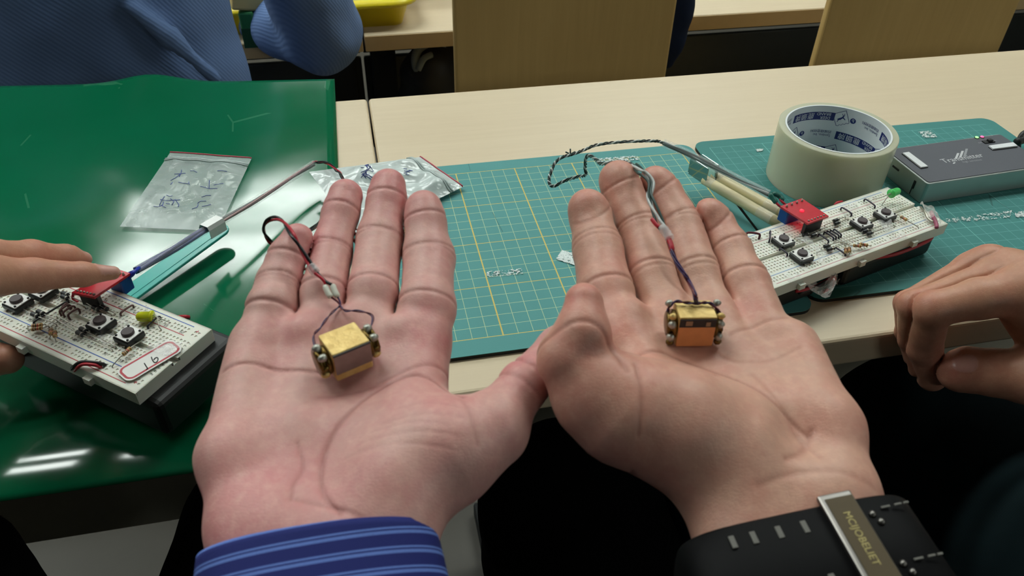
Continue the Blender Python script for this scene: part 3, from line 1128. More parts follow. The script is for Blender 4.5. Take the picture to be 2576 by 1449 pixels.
def limb(name, chains, m, parent, seed, h=0.008, amp=0.004, scale=28.0, k=0.03):
    pts = [q for c in chains for q in c]
    lo = np.min([p - r for p, r in pts], 0) - 0.02
    hi = np.max([p + r for p, r in pts], 0) + 0.02
    def fn(P):
        P = P.astype(np.float32)
        d = None
        for c in chains:
            e = chain(P, c, 0.02)
            d = e if d is None else smin(d, e, k)
        return d - amp * noise3(P, scale, seed, 3)
    V, Q = surface(fn, lo, hi, h, 4)
    o = mesh_np(name, V, Q, m)
    o.parent = parent
    o.matrix_parent_inverse = parent.matrix_basis.inverted()
    return o
A3 = lambda *v: np.array(v, float)
limb('trousers', [[(A3(-.33, -.75, -.25), .085), (A3(-.19, -.14, -.245), .066), (A3(-.17, -.08, -.66), .05)],
                  [(A3(.075, -.75, -.25), .085), (A3(.065, -.18, -.235), .075), (A3(.06, -.10, -.66), .05)]], M_BLACKCLOTH, PERSON_A, 3)
limb('trousers', [[(A3(.22, -.78, -.24), .085), (A3(.20, -.22, -.235), .07), (A3(.20, -.14, -.66), .05)]], M_NAVYCLOTH, PERSON_B, 4)
limb('trousers', [[(A3(.42, -.85, -.16), .12), (A3(.40, -.36, -.165), .085), (A3(.38, -.20, -.20), .08), (A3(.37, -.14, -.66), .05)],
                  [(A3(.70, -.80, -.40), .14), (A3(.70, -.62, -.05), .14), (A3(.70, -.56, .30), .11)]], M_TEALCLOTH, PERSON_D, 5)  # second chain: unseen torso, added to shade this hand from the rear lamp
limb('trousers', [[(A3(-.44, -.75, -.25), .085), (A3(-.452, -.15, -.255), .068), (A3(-.46, -.08, -.66), .05)]], M_BLACKCLOTH, PERSON_C, 6)
# sleeves of the two neighbours, running out of the picture
_c = T(-330, 820, .110)
limb('sleeve', [[(_c + A3(-.01, -.01, 0), .036), (_c + A3(-.14, -.10, .02), .046), (_c + A3(-.26, -.24, .05), .055)]], M_NAVYCLOTH, PERSON_C, 16, 0.006, 0.002)
_d = T(2770, 830, .035)
limb('sleeve', [[(_d + A3(.012, -.012, 0), .034), (_d + A3(.12, -.10, .01), .046), (A3(.68, -.55, .12), .06)]], M_TEALCLOTH, PERSON_D, 17, 0.006, 0.002)
# ------------------------------------------------------------------ things on the desks
M_GOLD = None
def gold_tape():
    q = NT('crumpled_gold_tape')
    co = q.coord()
    n = q.noise(co, 260.0, 3, 0.6)
    q.set(Base_Color=q.mix(n, srgb(228, 202, 132), srgb(188, 150, 80)), Roughness=q.math('MULTIPLY_ADD', n, 0.3, 0.28), Metallic=0.4)
    q.bump(n, 0.5, 0.0012)
    return q.m
M_GOLD = gold_tape()
M_SILVERFOIL = plain('silver_foil', srgb(150, 140, 134), 0.35, 0.8, var=0.15, scale=300)
M_COPPER = plain('copper_tape', srgb(218, 150, 92), 0.45, 0.2, var=0.12, scale=300)
M_BRASS = plain('dark_brass', srgb(120, 96, 44), 0.3, 0.8, var=0.25, scale=500)
M_SOLDER = plain('solder', srgb(176, 176, 166), 0.42, 0.7)
M_REDWIRE = plain('red_wire', srgb(190, 36, 54), 0.4)
M_BLKWIRE = plain('black_wire', srgb(26, 22, 26), 0.4)
M_PURPWIRE = plain('purple_enamel_wire', srgb(70, 50, 104), 0.4, var=0.3, scale=200)
M_MAROON = plain('maroon_wire', srgb(96, 26, 44), 0.4)
M_WHTWIRE = plain('white_wire', srgb(206, 210, 208), 0.45)
M_GRNWIRE = plain('dark_green_wire', srgb(38, 66, 60), 0.45)
M_CLEARWRAP = clear('clear_tape_wrap', (0.95, 0.9, 0.9, 1), 0.1, 0.38)

M_THINTAPE = clear('clear_tape_thin', (1, 1, 1, 1), 0.06, 0.2)

def world_mesh(mb, name, m, parent, smooth=True):
    o = mb.build(name, m, None, smooth)
    return place(o, Matrix.Identity(4), parent)

def offset_path(pts, ang, r):
    """a strand twisted about a path"""
    pts = [np.asarray(p, float) for p in pts]
    out = []
    for i, p in enumerate(pts):
        t = pts[min(i + 1, len(pts) - 1)] - pts[max(i - 1, 0)]
        t = t / (np.linalg.norm(t) + 1e-12)
        x = np.cross(t, [0.1, 0.2, 0.97])
        x /= np.linalg.norm(x) + 1e-12
        y = np.cross(x, t)
        a = ang(i)
        out.append(p + r * (math.cos(a) * x + math.sin(a) * y))
    return out

# ---- gold module in the first hand
def module_a():
    base = on([HAND_A], 893, 905, 0.0)
    zb = base[2] + 0.0004
    x0, x1 = T(843, 893, zb + .0125), T(929, 858, zb + .0125)
    X = Vector(x1 - x0)
    X.z = 0
    W = 0.0140
    D = 0.0128
    Hh = 0.0125
    m = frame(None, T(896, 944, zb), X)
    m = m @ Matrix.Translation((0, D / 2, 0)) @ Matrix.Rotation(math.radians(-3), 4, 'X')
    t = thing('coil_module', 'small gold-taped module with silver front in the palm beside the striped cuff', 'electronic module')
    t.matrix_basis = m
    o = MB().prism(rrect(-W / 2, W / 2, -D / 2, D / 2, 0.0006, 2), 0.0002, Hh).build('gold_wrap', M_GOLD, t)
    bev(o, 0.0007, 2)
    MB().box((0.0, -D / 2 - 0.0002, Hh * 0.60), (W * 0.98, 0.0005, Hh * 0.66)).build('silver_plate', M_SILVERFOIL, t, bevel=0.0002)
    MB().box((0.0, -D / 2 - 0.0003, Hh * 0.955), (W, 0.0004, Hh * 0.05)).build('black_gap', M_BLACK, t)
    for s in (-1, 1):
        g = MB().lathe([(0.0050, 0), (0.0054, 0.0006), (0.0054, 0.0014), (0.0040, 0.0018), (0.0040, 0.0028), (0.0050, 0.0032), (0.0050, 0.0040), (0.002, 0.0043)], 20,
                       Matrix.Translation((s * W / 2, 0, Hh / 2)) @ Matrix.Rotation(s * math.pi / 2, 4, 'Y'))
        g.build('end_spool', M_BRASS, t, True)
        for k, (yy, zz, r, mm) in enumerate(((-0.0035, 0.0105, 0.0014, M_SOLDER), (-0.0042, 0.0062, 0.0012, M_BRASS), (-0.0036, 0.0030, 0.0013, M_GOLD), (0.0015, 0.0112, 0.0016, M_SOLDER))):
            MB().lathe([(r * .6, 0), (r, 0.0006), (r, 0.0020), (r * .5, 0.0030)], 10,
                       Matrix.Translation((s * (W / 2 + 0.0012), yy, zz)) @ Matrix.Rotation(s * math.pi / 2, 4, 'Y')).build('solder_pin', mm, t, True)
    Mi = np.array(m)
    Lw = lambda x, y, z: (Mi @ np.array([x, y, z, 1]))[:3]
    j = on([HAND_A], 857, 768, 0.0012, 0.14, 0.1449)
    # thin enamel wires from the two ends to the joint
    left = spline([Lw(-W / 2 - .003, -.002, .004), on([HAND_A], 789, 868, .004), on([HAND_A], 803, 836, .004), on([HAND_A], 832, 800, .0022), j], 8)
    right = spline([Lw(W / 2 + .003, .001, .010), on([HAND_A], 940, 822, .007), on([HAND_A], 905, 800, .005), on([HAND_A], 872, 788, .0022), on([HAND_A], 860, 778, .0016, 0.14, 0.1441), j], 8)
    for path, k in ((left, 0), (right, 1)):
        for s, mm in ((0, M_PURPWIRE), (1, M_MAROON)):
            world_mesh(MB().tube(offset_path(path, lambda i: i * 0.45 + s * math.pi, 0.00028), 0.00026, 6), 'enamel_wire', mm, t)
    # white sleeves
    s1 = [on([HAND_A], 817, 718, .0022, 0.14, 0.1489), on([HAND_A], 826, 738, .0020, 0.14, 0.1473), on([HAND_A], 834, 748, .0016, 0.14, 0.1465)]
    s2 = [on([HAND_A], 836, 716, .0026, 0.14, 0.1490), on([HAND_A], 842, 732, .0024, 0.14, 0.1477), on([HAND_A], 850, 748, .0018, 0.14, 0.1465)]
    wm = plain('white_sleeve', srgb(222, 222, 208), 0.5)
    for s in (s1, s2):
        world_mesh(MB().tube(spline(s, 4), [0.0008] + [0.0012] * (len(spline(s, 4)) - 2) + [0.0008], 10), 'wire_sleeve', wm, t)
    world_mesh(MB().tube(spline([s1[2], on([HAND_A], 848, 758, .001, 0.14, 0.1457), j], 4), 0.0004, 6), 'enamel_wire', M_MAROON, t)
    world_mesh(MB().tube(spline([s2[2], on([HAND_A], 855, 758, .001, 0.14, 0.1457), j], 4), 0.0004, 6), 'enamel_wire', M_PURPWIRE, t)
    # red and black pair over the fingers, loop, behind the little finger and on to the straw
    tie = on([HAND_A], 788, 677, 0.0022, 0.14, 0.1521)
    pk = on([HAND_A], 755, 625, 0.0022, 0.14, 0.1563)
    pk2 = on([HAND_A], 733, 586, 0.0026, 0.14, 0.1594)
    loop = [s1[0], on([HAND_A], 806, 700, .0022, 0.14, 0.1503), tie, pk, pk2, T(713, 558, .149), T(693, 549, .146), T(674, 556, .142), T(664, 575, .137), T(672, 596, .131),
            T(684, 612, .126), T(697, 612, .120)]
    behind = [T(697, 612, .120), T(740, 600, .106), T(788, 574, .095), T(830, 530, .08), T(862, 470, .055), T(858, 440, .035), T(846, 428, .028), T(826, 411, .022), T(800, 408, .0195), T(786, 409, .0185)]
    blk0 = [s2[0], on([HAND_A], 815, 698, .0026, 0.14, 0.1505)] + loop[2:]
    pa = spline(loop, 8)
    pb = spline(blk0, 8)
    world_mesh(MB().tube(offset_path(pa, lambda i: i * 0.22, 0.0006), 0.00062, 7), 'red_wire', M_REDWIRE, t)
    world_mesh(MB().tube(offset_path(pb, lambda i: i * 0.22 + 2.6, 0.0007), 0.00062, 7), 'black_wire', M_BLKWIRE, t)
    bp = spline(behind, 8)
    world_mesh(MB().tube(offset_path(bp, lambda i: i * 0.3, 0.0007), 0.00055, 7), 'red_wire', M_REDWIRE, t)
    world_mesh(MB().tube(offset_path(bp, lambda i: i * 0.3 + 2.2, 0.0008), 0.00055, 7), 'black_wire', M_BLKWIRE, t)
    world_mesh(MB().tube(offset_path(bp, lambda i: i * 0.3 + 4.2, 0.0008), 0.00055, 7), 'black_wire', M_BLKWIRE, t)
    wrap = spline([on([HAND_A], 781, 668, .0022, 0.14, 0.1529), tie, on([HAND_A], 795, 687, .0022, 0.14, 0.1513)], 4)
    world_mesh(MB().tube(wrap, [0.0016, 0.0021, 0.0017, 0.0021, 0.0018, 0.0021, 0.0019, 0.0020, 0.0014][:len(wrap)], 9), 'clear_tape', M_CLEARWRAP, t)
module_a()

# ---- gold and copper module in the second hand
def module_b():
    base = on([HAND_B], 1745, 862, 0.0)
    zb = base[2] + 0.0004
    W, D, Hh = 0.0142, 0.0110, 0.0138
    x0, x1 = T(1703, 814, zb + .008), T(1801, 813, zb + .008)
    X = Vector(x1 - x0)
    X.z = 0
    m = frame(None, T(1744, 873, zb), X) @ Matrix.Translation((0, D / 2, 0)) @ Matrix.Rotation(math.radians(-4), 4, 'X')
    t = thing('coil_module', 'small gold-taped module with copper front in the palm beside the watch strap', 'electronic module')
    t.matrix_basis = m
    o = MB().prism(rrect(-W / 2, W / 2, -D / 2, D / 2, 0.0005, 2), 0.0002, Hh).build('gold_wrap', M_GOLD, t)
    bev(o, 0.0006, 2)
    MB().box((0, -D / 2 - 0.0002, Hh * 0.36), (W * 0.98, 0.0005, Hh * 0.66)).build('copper_plate', M_COPPER, t, bevel=0.0002)
    MB().box((0, -D / 2 - 0.0002, Hh * 0.82), (W * 0.97, 0.0005, Hh * 0.26)).build('black_window', M_BLACK, t)
    MB().box((-W * 0.24, -D / 2 - 0.0005, Hh * 0.83), (W * 0.18, 0.0003, Hh * 0.15)).build('contact', plain('tan_contact', srgb(150, 120, 90), 0.5), t)
    MB().box((W * 0.27, -D / 2 - 0.0005, Hh * 0.80), (W * 0.12, 0.0003, Hh * 0.14)).build('contact', plain('tan_contact', srgb(150, 120, 90), 0.5), t)
    for s in (-1, 1):
        MB().lathe([(0.0052, 0), (0.0056, 0.0006), (0.0056, 0.0012), (0.0042, 0.0016), (0.0042, 0.0026), (0.0050, 0.0030), (0.002, 0.0034)], 20,
                   Matrix.Translation((s * W / 2, 0, Hh / 2)) @ Matrix.Rotation(s * math.pi / 2, 4, 'Y')).build('end_spool', M_BRASS, t, True)
        for (yy, zz, r, mm) in ((-0.0042, 0.0096, 0.0016, M_SOLDER), (-0.0046, 0.0040, 0.0017, M_SOLDER), (-0.0046, 0.0016, 0.0014, M_BRASS), (0.004, 0.0135, 0.0014, M_SOLDER), (-0.003, 0.0125, 0.0013, M_GOLD)):
            MB().lathe([(r * .6, 0), (r, 0.0006), (r, 0.0018), (r * .4, 0.0028)], 10,
                       Matrix.Translation((s * (W / 2 + 0.0008), yy, zz)) @ Matrix.Rotation(s * math.pi / 2, 4, 'Y')).build('solder_pin', mm, t, True)
    Mi = np.array(m)
    Lw = lambda x, y, z: (Mi @ np.array([x, y, z, 1]))[:3]
    knot = Lw(0.0006, 0.0020, Hh + 0.0010)
    left = spline([Lw(-W / 2 - .002, .0, Hh * .55), Lw(-W / 2 - .0025, .0028, Hh * .85), Lw(-W / 2 - .0002, .0030, Hh + .0012), Lw(-W / 4, .0024, Hh + .0012), knot], 6)
    right = spline([Lw(W / 2 + .003, -.004, Hh * .45), Lw(W / 2 + .0024, -.001, Hh * .85), Lw(W / 2 - .0008, .0015, Hh + .0010), Lw(W / 4, .0022, Hh + .0012), knot], 6)
    for path in (left, right):
        for s, mm in ((0, M_PURPWIRE), (1, M_MAROON)):
            world_mesh(MB().tube(offset_path(path, lambda i: i * 0.6 + s * math.pi, 0.00035), 0.00036, 6), 'enamel_wire', mm, t)
    HB = [HAND_B]
    up = [knot, T(1747, 738, knot[2] + .004), on(HB, 1735, 712, .004, 0.14, 0.1403), on(HB, 1722, 690, .0035, 0.14, 0.1417), on(HB, 1702, 660, .003, 0.14, 0.1437), on(HB, 1692, 635, .0028, 0.14, 0.1453), on(HB, 1685, 612, .003, 0.14, 0.1468)]
    pu = spline(up, 8)
    for k, mm in enumerate((M_PURPWIRE, M_MAROON, M_PURPWIRE, M_PURPWIRE)):
        world_mesh(MB().tube(offset_path(pu, lambda i: i * 0.13 + k * 1.57, 0.0006), 0.00036, 6), 'enamel_wire', mm, t)
    rs = spline([on(HB, 1692, 632, .003, 0.14, 0.1455), on(HB, 1686, 610, .003, 0.14, 0.1470), on(HB, 1680, 597, .0032, 0.14, 0.1478)], 4)
    world_mesh(MB().tube(rs, [0.0007] + [0.00115] * (len(rs) - 2) + [0.0008], 9), 'red_sleeve', M_REDWIRE, t)
    ts = spline([on(HB, 1687, 602, .0030, 0.14, 0.1475), on(HB, 1675, 584, .0034, 0.14, 0.1487), on(HB, 1663, 570, .0034, 0.14, 0.1496)], 4)
    world_mesh(MB().tube(ts, [0.0019, 0.0022, 0.0018, 0.0022, 0.0020, 0.0022, 0.0021, 0.0019, 0.0016][:len(ts)], 9), 'clear_tape', M_CLEARWRAP, t)
    rs2 = spline([on(HB, 1658, 572, .003, 0.14, 0.1495), on(HB, 1648, 562, .0032, 0.14, 0.1501), on(HB, 1640, 551, .0034, 0.14, 0.1508)], 4)
    world_mesh(MB().tube(rs2, 0.0009, 9), 'red_sleeve', M_REDWIRE, t)
    # white and green wires along the ring finger, then the twisted pair round to the clear tube
    wa = [on(HB, 1668, 576, .003, 0.14, 0.1492), on(HB, 1655, 552, .0034, 0.14, 0.1508), on(HB, 1640, 520, .004, 0.14, 0.1529), on(HB, 1632, 490, .0045, 0.14, 0.1548), on(HB, 1636, 462, .0045, 0.14, 0.1567), on(HB, 1622, 440, .005, 0.14, 0.1581), T(1608, 430, .158), T(1592, 418, .152)]
    for k, (mm, dx) in enumerate(((M_WHTWIRE, 0), (M_WHTWIRE, 5), (M_GRNWIRE, -4), (M_GRNWIRE, 8))):
        path = [p + np.array([dx * .00016, 0, 0.0003 * (k % 2)]) for p in wa]
        world_mesh(MB().tube(offset_path(spline(path, 8), lambda i: i * 0.16 + k * 1.6, 0.0007), 0.00062, 7), 'wire_strand', mm, t)
    tw = [T(1592, 418, .152), T(1578, 411, .145), T(1545, 410, .125), T(1512, 412, .105), T(1500, 402, .095), T(1484, 392, .087), T(1475, 396, .080), T(1472, 420, .068), T(1473, 440, .060),
          T(1452, 445, .052), T(1420, 455, .045), T(1395, 468, .040), T(1384, 465, .040), T(1381, 450, .042), T(1387, 430, .045), T(1396, 410, .048), T(1413, 396, .050), T(1440, 388, .050), T(1462, 380, .050),
          T(1500, 365, .050), T(1550, 358, .048), T(1610, 355, .046), T(1652, 355, .044), T(1672, 361, .043)]
    pw = spline(tw, 10)
    for k, mm in enumerate((M_GRNWIRE, M_WHTWIRE, M_GRNWIRE)):
        world_mesh(MB().tube(offset_path(pw, lambda i: i * 0.75 + k * 2.1, 0.00078), 0.00052, 6), 'twisted_wire', mm if k < 2 else M_BLKWIRE, t)
    kn = T(1435, 388, .050)
    for a in (0.3, 1.6, 2.7):
        world_mesh(MB().tube([kn, kn + np.array([0.004 * math.cos(a), 0.001, 0.004 * math.sin(a)])], 0.0006, 6), 'wire_end', M_GRNWIRE, t)
module_b()

# ------------------------------------------------------------------ breadboards
M_BBODY = plain('cream_plastic', srgb(228, 228, 216), 0.45, var=0.05, scale=30, **{'Subsurface Weight': 0.15, 'Subsurface Scale': 0.004})
M_DIODE = plain('diode_black', srgb(20, 21, 24), 0.35)
M_LEAD = plain('tinned_lead', srgb(176, 172, 160), 0.3, 0.8)
M_BUTTON = plain('button_cap', srgb(70, 58, 60), 0.55)
M_BUTPLATE = plain('button_plate', srgb(240, 239, 236), 0.35, 0.1)
M_PCB = plain('red_pcb', srgb(204, 42, 56), 0.25, var=0.12, scale=250)
M_BLUEBLOCK = plain('blue_terminal', srgb(20, 72, 150), 0.4)
M_RESTAN = plain('resistor_tan', srgb(206, 168, 110), 0.45)
M_BROWNW = plain('brown_jumper', srgb(98, 62, 60), 0.45)
M_VIOLETW = plain('dark_violet_jumper', srgb(44, 38, 56), 0.45)
M_PRINTR = plain('print_red', srgb(190, 40, 60), 0.5)
M_PRINTB = plain('print_blue', srgb(40, 90, 180), 0.5)
M_PRINTK = plain('print_black', srgb(40, 40, 40), 0.6)
M_PALER = plain('print_faded_red', srgb(205, 150, 150), 0.5)
M_PALEB = plain('print_faded_blue', srgb(130, 160, 205), 0.5)
BL, BW, BH = 0.165, 0.0545, 0.0085

def board_top(parent, trough=True):
    """upper skin with one square pit per contact hole and the lengthways trough"""
    pitch = 0.00254
    cols = [0.0038 + pitch * i for i in range(63)]
    hw = 0.00062
    rows = [0.0058, 0.0083] + [0.0140 + pitch * i for i in range(5)] + [0.0302 + pitch * i for i in range(5)] + [0.0462, 0.0487]
    xs = [0.0]
    for c in cols:
        xs += [c - hw, c + hw]
    xs.append(BL)
    ys = [0.0]
    kind = [None]
    for i, r in enumerate(rows):
        ys += [r - hw, r + hw]
    ys += [0.0254, 0.0290]
    ys = sorted(ys) + [BW]
    nx, ny = len(xs) - 1, len(ys) - 1
    Hh = np.zeros((nx, ny))
    for j in range(ny):
        yc = (ys[j] + ys[j + 1]) / 2
        rr = [k for k, r in enumerate(rows) if abs(r - yc) < 1e-4]
        if 0.0254 < yc < 0.0290:
            Hh[:, j] = -0.0022
        elif rr:
            rail = rr[0] in (0, 1, 12, 13)
            for i in range(1, nx, 2):
                if rail and ((i - 1) // 2) % 6 == 0:
                    continue
                Hh[i, j] = -0.0005
    v, f = [], []
    def quad(a, b, c, d):
        n = len(v)
        v.extend([a, b, c, d])
        f.append((n, n + 1, n + 2, n + 3))
    # merge flat runs along x
    for j in range(ny):
        i = 0
        while i < nx:
            k = i
            while k + 1 < nx and Hh[k + 1, j] == Hh[i, j]:
                k += 1
            h = Hh[i, j]
            quad((xs[i], ys[j], h), (xs[k + 1], ys[j], h), (xs[k + 1], ys[j + 1], h), (xs[i], ys[j + 1], h))
            i = k + 1
    for j in range(ny):
        for i in range(nx - 1):
            a, b = Hh[i, j], Hh[i + 1, j]
            if a != b:
                x = xs[i + 1]
                quad((x, ys[j], a), (x, ys[j + 1], a), (x, ys[j + 1], b), (x, ys[j], b))
    for i in range(nx):
        for j in range(ny - 1):
            a, b = Hh[i, j], Hh[i, j + 1]
            if a != b:
                y = ys[j + 1]
                quad((xs[i], y, b), (xs[i + 1], y, b), (xs[i + 1], y, a), (xs[i], y, a))
    o = pyd('hole_grid', [(a - BL, b, c) for a, b, c in v], f, M_BBODY, parent)
    o['kind'] = 'stuff'
    return o

class Board:
    """local x runs along the board (0 at its right end, negative to the left), y across (0 = near edge), z = 0 on top"""
    def __init__(self, label, corner_px, zt, deg, faded):
        o = T(corner_px[0], corner_px[1], zt)
        self.zt = zt
        self.m = Matrix.Translation(Vector(o)) @ Matrix.Rotation(math.radians(deg), 4, 'Z')
        self.mi = self.m.inverted()
        self.t = thing('breadboard', label, 'breadboard')
        self.t.matrix_basis = self.m
        self.o = o
        self.deg = deg
        board_top(self.t)
        b = MB()
        e = 0.0001
        b.box((-BL / 2, BW / 2, -BH / 2 - 0.0012), (BL - 2 * e, BW - 2 * e, BH - 0.0024))
        # rim walls reaching the top skin
        b.box((-BL / 2, 0.0004, -0.0012), (BL, 0.0008, 0.0024))
        b.box((-BL / 2, BW - 0.0004, -0.0012), (BL, 0.0008, 0.0024))
        b.box((-0.0004, BW / 4 - 0.001, -0.0012), (0.0008, BW / 2 - 0.004, 0.0024))
        b.box((-0.0004, BW * 3 / 4 + 0.001, -0.0012), (0.0008, BW / 2 - 0.004, 0.0024))
        b.box((-BL + 0.0004, BW / 2, -0.0012), (0.0008, BW, 0.0024))
        for x in (-0.034, -0.085, -0.14):
            b.box((x, -0.0012, -0.0055), (0.005, 0.0028, 0.004))
        b.build('board_body', M_BBODY, self.t)
        r, bl = (M_PALER, M_PALEB) if faded else (M_PRINTR, M_PRINTB)
        for yy, mm in ((0.0032, r), (0.0108, bl), (0.0436, r), (0.0514, bl)):
            MB().box((-BL / 2 - 0.002, yy, 0.00004), (BL - 0.016, 0.0005, 0.00008)).build('printed_line', mm, self.t)
    def L(self, x, y, h=0.0):
        return np.array(self.mi @ Vector(T(x, y, self.zt + h)))
    def wire(self, name, pts, r, m, seg=7, n=5):
        return MB().tube(spline([self.L(*p) for p in pts], n), r, seg).build(name, m, self.t, True)
    def button(self, x, y):
        c = self.L(x, y, 0.0048)
        p = MB().box((c[0], c[1], 0.0022), (0.0118, 0.0118, 0.0038)).build('push_button', M_DIODE, self.t)
        bev(p, 0.0006, 1)
        MB().prism(rrect(c[0] - .0052, c[0] + .0052, c[1] - .0052, c[1] + .0052, .0006, 2), 0.0041, 0.0046).build('button_plate', M_BUTPLATE, p)
        MB().lathe([(0.0034, 0.0044), (0.0034, 0.0060), (0.0031, 0.0064)], 22, Matrix.Translation((c[0], c[1], 0))).build('button_cap', M_BUTTON, p, False)
        for sx in (-1, 1):
            for sy in (-1, 1):
                MB().lathe([(0.0007, 0.0044), (0.0007, 0.0050), (0.0004, 0.0053)], 8, Matrix.Translation((c[0] + sx * .0042, c[1] + sy * .0042, 0))).build('rivet', M_DIODE, p)
        for sx in (-1, 1):
            MB().box((c[0] + sx * .0026, c[1] - .0062, 0.0006), (0.0009, 0.0012, 0.0012)).build('pin', M_LEAD, p)
        return p
    def diode(self, a, c, b, h=0.0022, L=0.0052, r=0.00135):
        """leads end at pixels a and b, body centred at pixel c"""
        A, Cc, B = self.L(a[0], a[1], 0.0), self.L(c[0], c[1], h), self.L(b[0], b[1], 0.0)
        u = B - A
        u[2] = 0
        u /= np.linalg.norm(u)
        e0, e1 = Cc - u * L / 2, Cc + u * L / 2
        X = Vector(u)
        m = frame(None, e0, X) @ Matrix.Rotation(math.pi / 2, 4, 'Y')
        p = MB().lathe([(r * .7, 0), (r, 0.0003), (r, L - 0.0003), (r * .7, L)], 14, m).build('diode', M_DIODE, self.t, False)
        MB().lathe([(r * 1.03, L * .74), (r * 1.03, L * .86)], 14, m).build('cathode_band', M_LEAD, p)
        MB().tube(spline([e0, e0 - u * .002, A + np.array([0, 0, .0012]), A - np.array([0, 0, .001])], 5), 0.0003, 6).build('lead', M_LEAD, p, True)
        MB().tube(spline([e1, e1 + u * .002, B + np.array([0, 0, .0012]), B - np.array([0, 0, .001])], 5), 0.0003, 6).build('lead', M_LEAD, p, True)
    def resistor(self, a, c, b, h=0.0024, L=0.0058, r=0.0011, bands=(M_BROWNW, M_DIODE, M_PRINTR, M_BRASS)):
        A, Cc, B = self.L(a[0], a[1], 0.0), self.L(c[0], c[1], h), self.L(b[0], b[1], 0.0)
        u = B - A
        u[2] = 0
        u /= np.linalg.norm(u)
        e0, e1 = Cc - u * L / 2, Cc + u * L / 2
        m = frame(None, e0, Vector(u)) @ Matrix.Rotation(math.pi / 2, 4, 'Y')
        p = MB().lathe([(r * .5, 0), (r * 1.05, L * .06), (r * 1.1, L * .2), (r * .88, L * .3), (r * .88, L * .7), (r * 1.1, L * .8), (r * 1.05, L * .94), (r * .5, L)], 14, m).build('resistor', M_RESTAN, self.t, True)
        for k, mm in enumerate(bands):
            z = L * (0.18, 0.38, 0.54, 0.80)[k]
            rr = r * (1.14 if k in (0, 3) else 0.94)
            MB().lathe([(rr, z), (rr, z + L * .08)], 14, m).build('colour_band', mm, p)
        MB().tube(spline([e0, e0 - u * .0012, A + np.array([0, 0, .001]), A - np.array([0, 0, .001])], 5), 0.0003, 6).build('lead', M_LEAD, p, True)
        MB().tube(spline([e1, e1 + u * .0012, B + np.array([0, 0, .001]), B - np.array([0, 0, .001])], 5), 0.0003, 6).build('lead', M_LEAD, p, True)
    def jumper(self, a, b, m, h=0.002, r=0.0006, name='jumper_wire'):
        A, B = self.L(a[0], a[1], 0.0), self.L(b[0], b[1], 0.0)
        z = lambda t: np.array([0, 0, t])
        MB().tube(spline([A - z(.001), A + z(h * .75), A * .75 + B * .25 + z(h), A * .25 + B * .75 + z(h), B + z(h * .75), B - z(.001)], 5), r, 7).build(name, m, self.t, True)
    def text(self, body, x, y, size, m, rot=180.0, name='printed_number'):
        c = self.L(x, y)
        vv, ff = text_mesh(body, size, 0.0, 'CENTER')
        a = math.radians(rot)
        vv = [(c[0] + px * math.cos(a) - py * math.sin(a), c[1] + px * math.sin(a) + py * math.cos(a), 0.00006) for px, py, pz in vv]
        pyd(name, vv, ff, m, self.t)

def battery_box(B, x0, x1, y0, y1, z1, z0, dx=0.0):
    o = MB().box(((x0 + x1) / 2, (y0 + y1) / 2, (z0 + z1) / 2), (x1 - x0, y1 - y0, z1 - z0)).build('battery_box', M_BLACK, B.t)
    bev(o, 0.004, 3)
    return o

def led(B, tip, base, col, name_m, leads, h=0.004):
    a, b = B.L(tip[0], tip[1], h), B.L(base[0], base[1], h)
    u = a - b
    u /= np.linalg.norm(u)
    L = 0.0092
    m = frame(None, b, Vector(u)) @ Matrix.Rotation(math.pi / 2, 4, 'Y')
    q = NT(name_m)
    q.set(Base_Color=col, Roughness=0.18, Transmission_Weight=0.15, Subsurface_Weight=0.3, Subsurface_Scale=0.003)
    p = MB().lathe([(0.0034, 0), (0.0034, 0.0012), (0.0029, 0.0012), (0.0029, L - .0028), (0.0024, L - .0011), (0.0013, L - .0002), (0.0002, L)], 20, m).build('led', q.m, B.t, True)
    MB().box((0, 0, 0.0025), (0.002, 0.0006, 0.003), m).build('led_die', M_LEAD, p)
    for pts in leads:
        s = b + np.array([0, 0, 0.0006]) * (1 if pts is leads[0] else -1)
        MB().tube(spline([s, s - u * .002] + [B.L(*q_) for q_ in pts], 5), 0.00028, 6).build('lead', M_LEAD, p, True)

def film_scrap(B, poly, h, name='clear_tape_piece', m=None, wob=0.0008):
    """crinkled piece of clear tape over pixels poly (quad corner order)"""
    n = 10
    P0, P1, P2, P3 = [B.L(x, y, h) for x, y in poly]
    vs_, fs = [], []
    for j in range(n + 1):
        for i in range(n + 1):
            u, v = i / n, j / n
            p = (P0 * (1 - u) + P1 * u) * (1 - v) + (P3 * (1 - u) + P2 * u) * v
            p = p + np.array([0, 0, wob * (0.6 + random.random() + math.sin(7 * u + 5 * v))])
            vs_.append(p)
    for j in range(n):
        for i in range(n):
            a = j * (n + 1) + i
            fs.append((a, a + 1, a + n + 2, a + n + 1))
    return pyd(name, vs_, fs, m or clear('clear_tape', (1, 1, 1, 1), 0.05, 0.24), B.t, False)

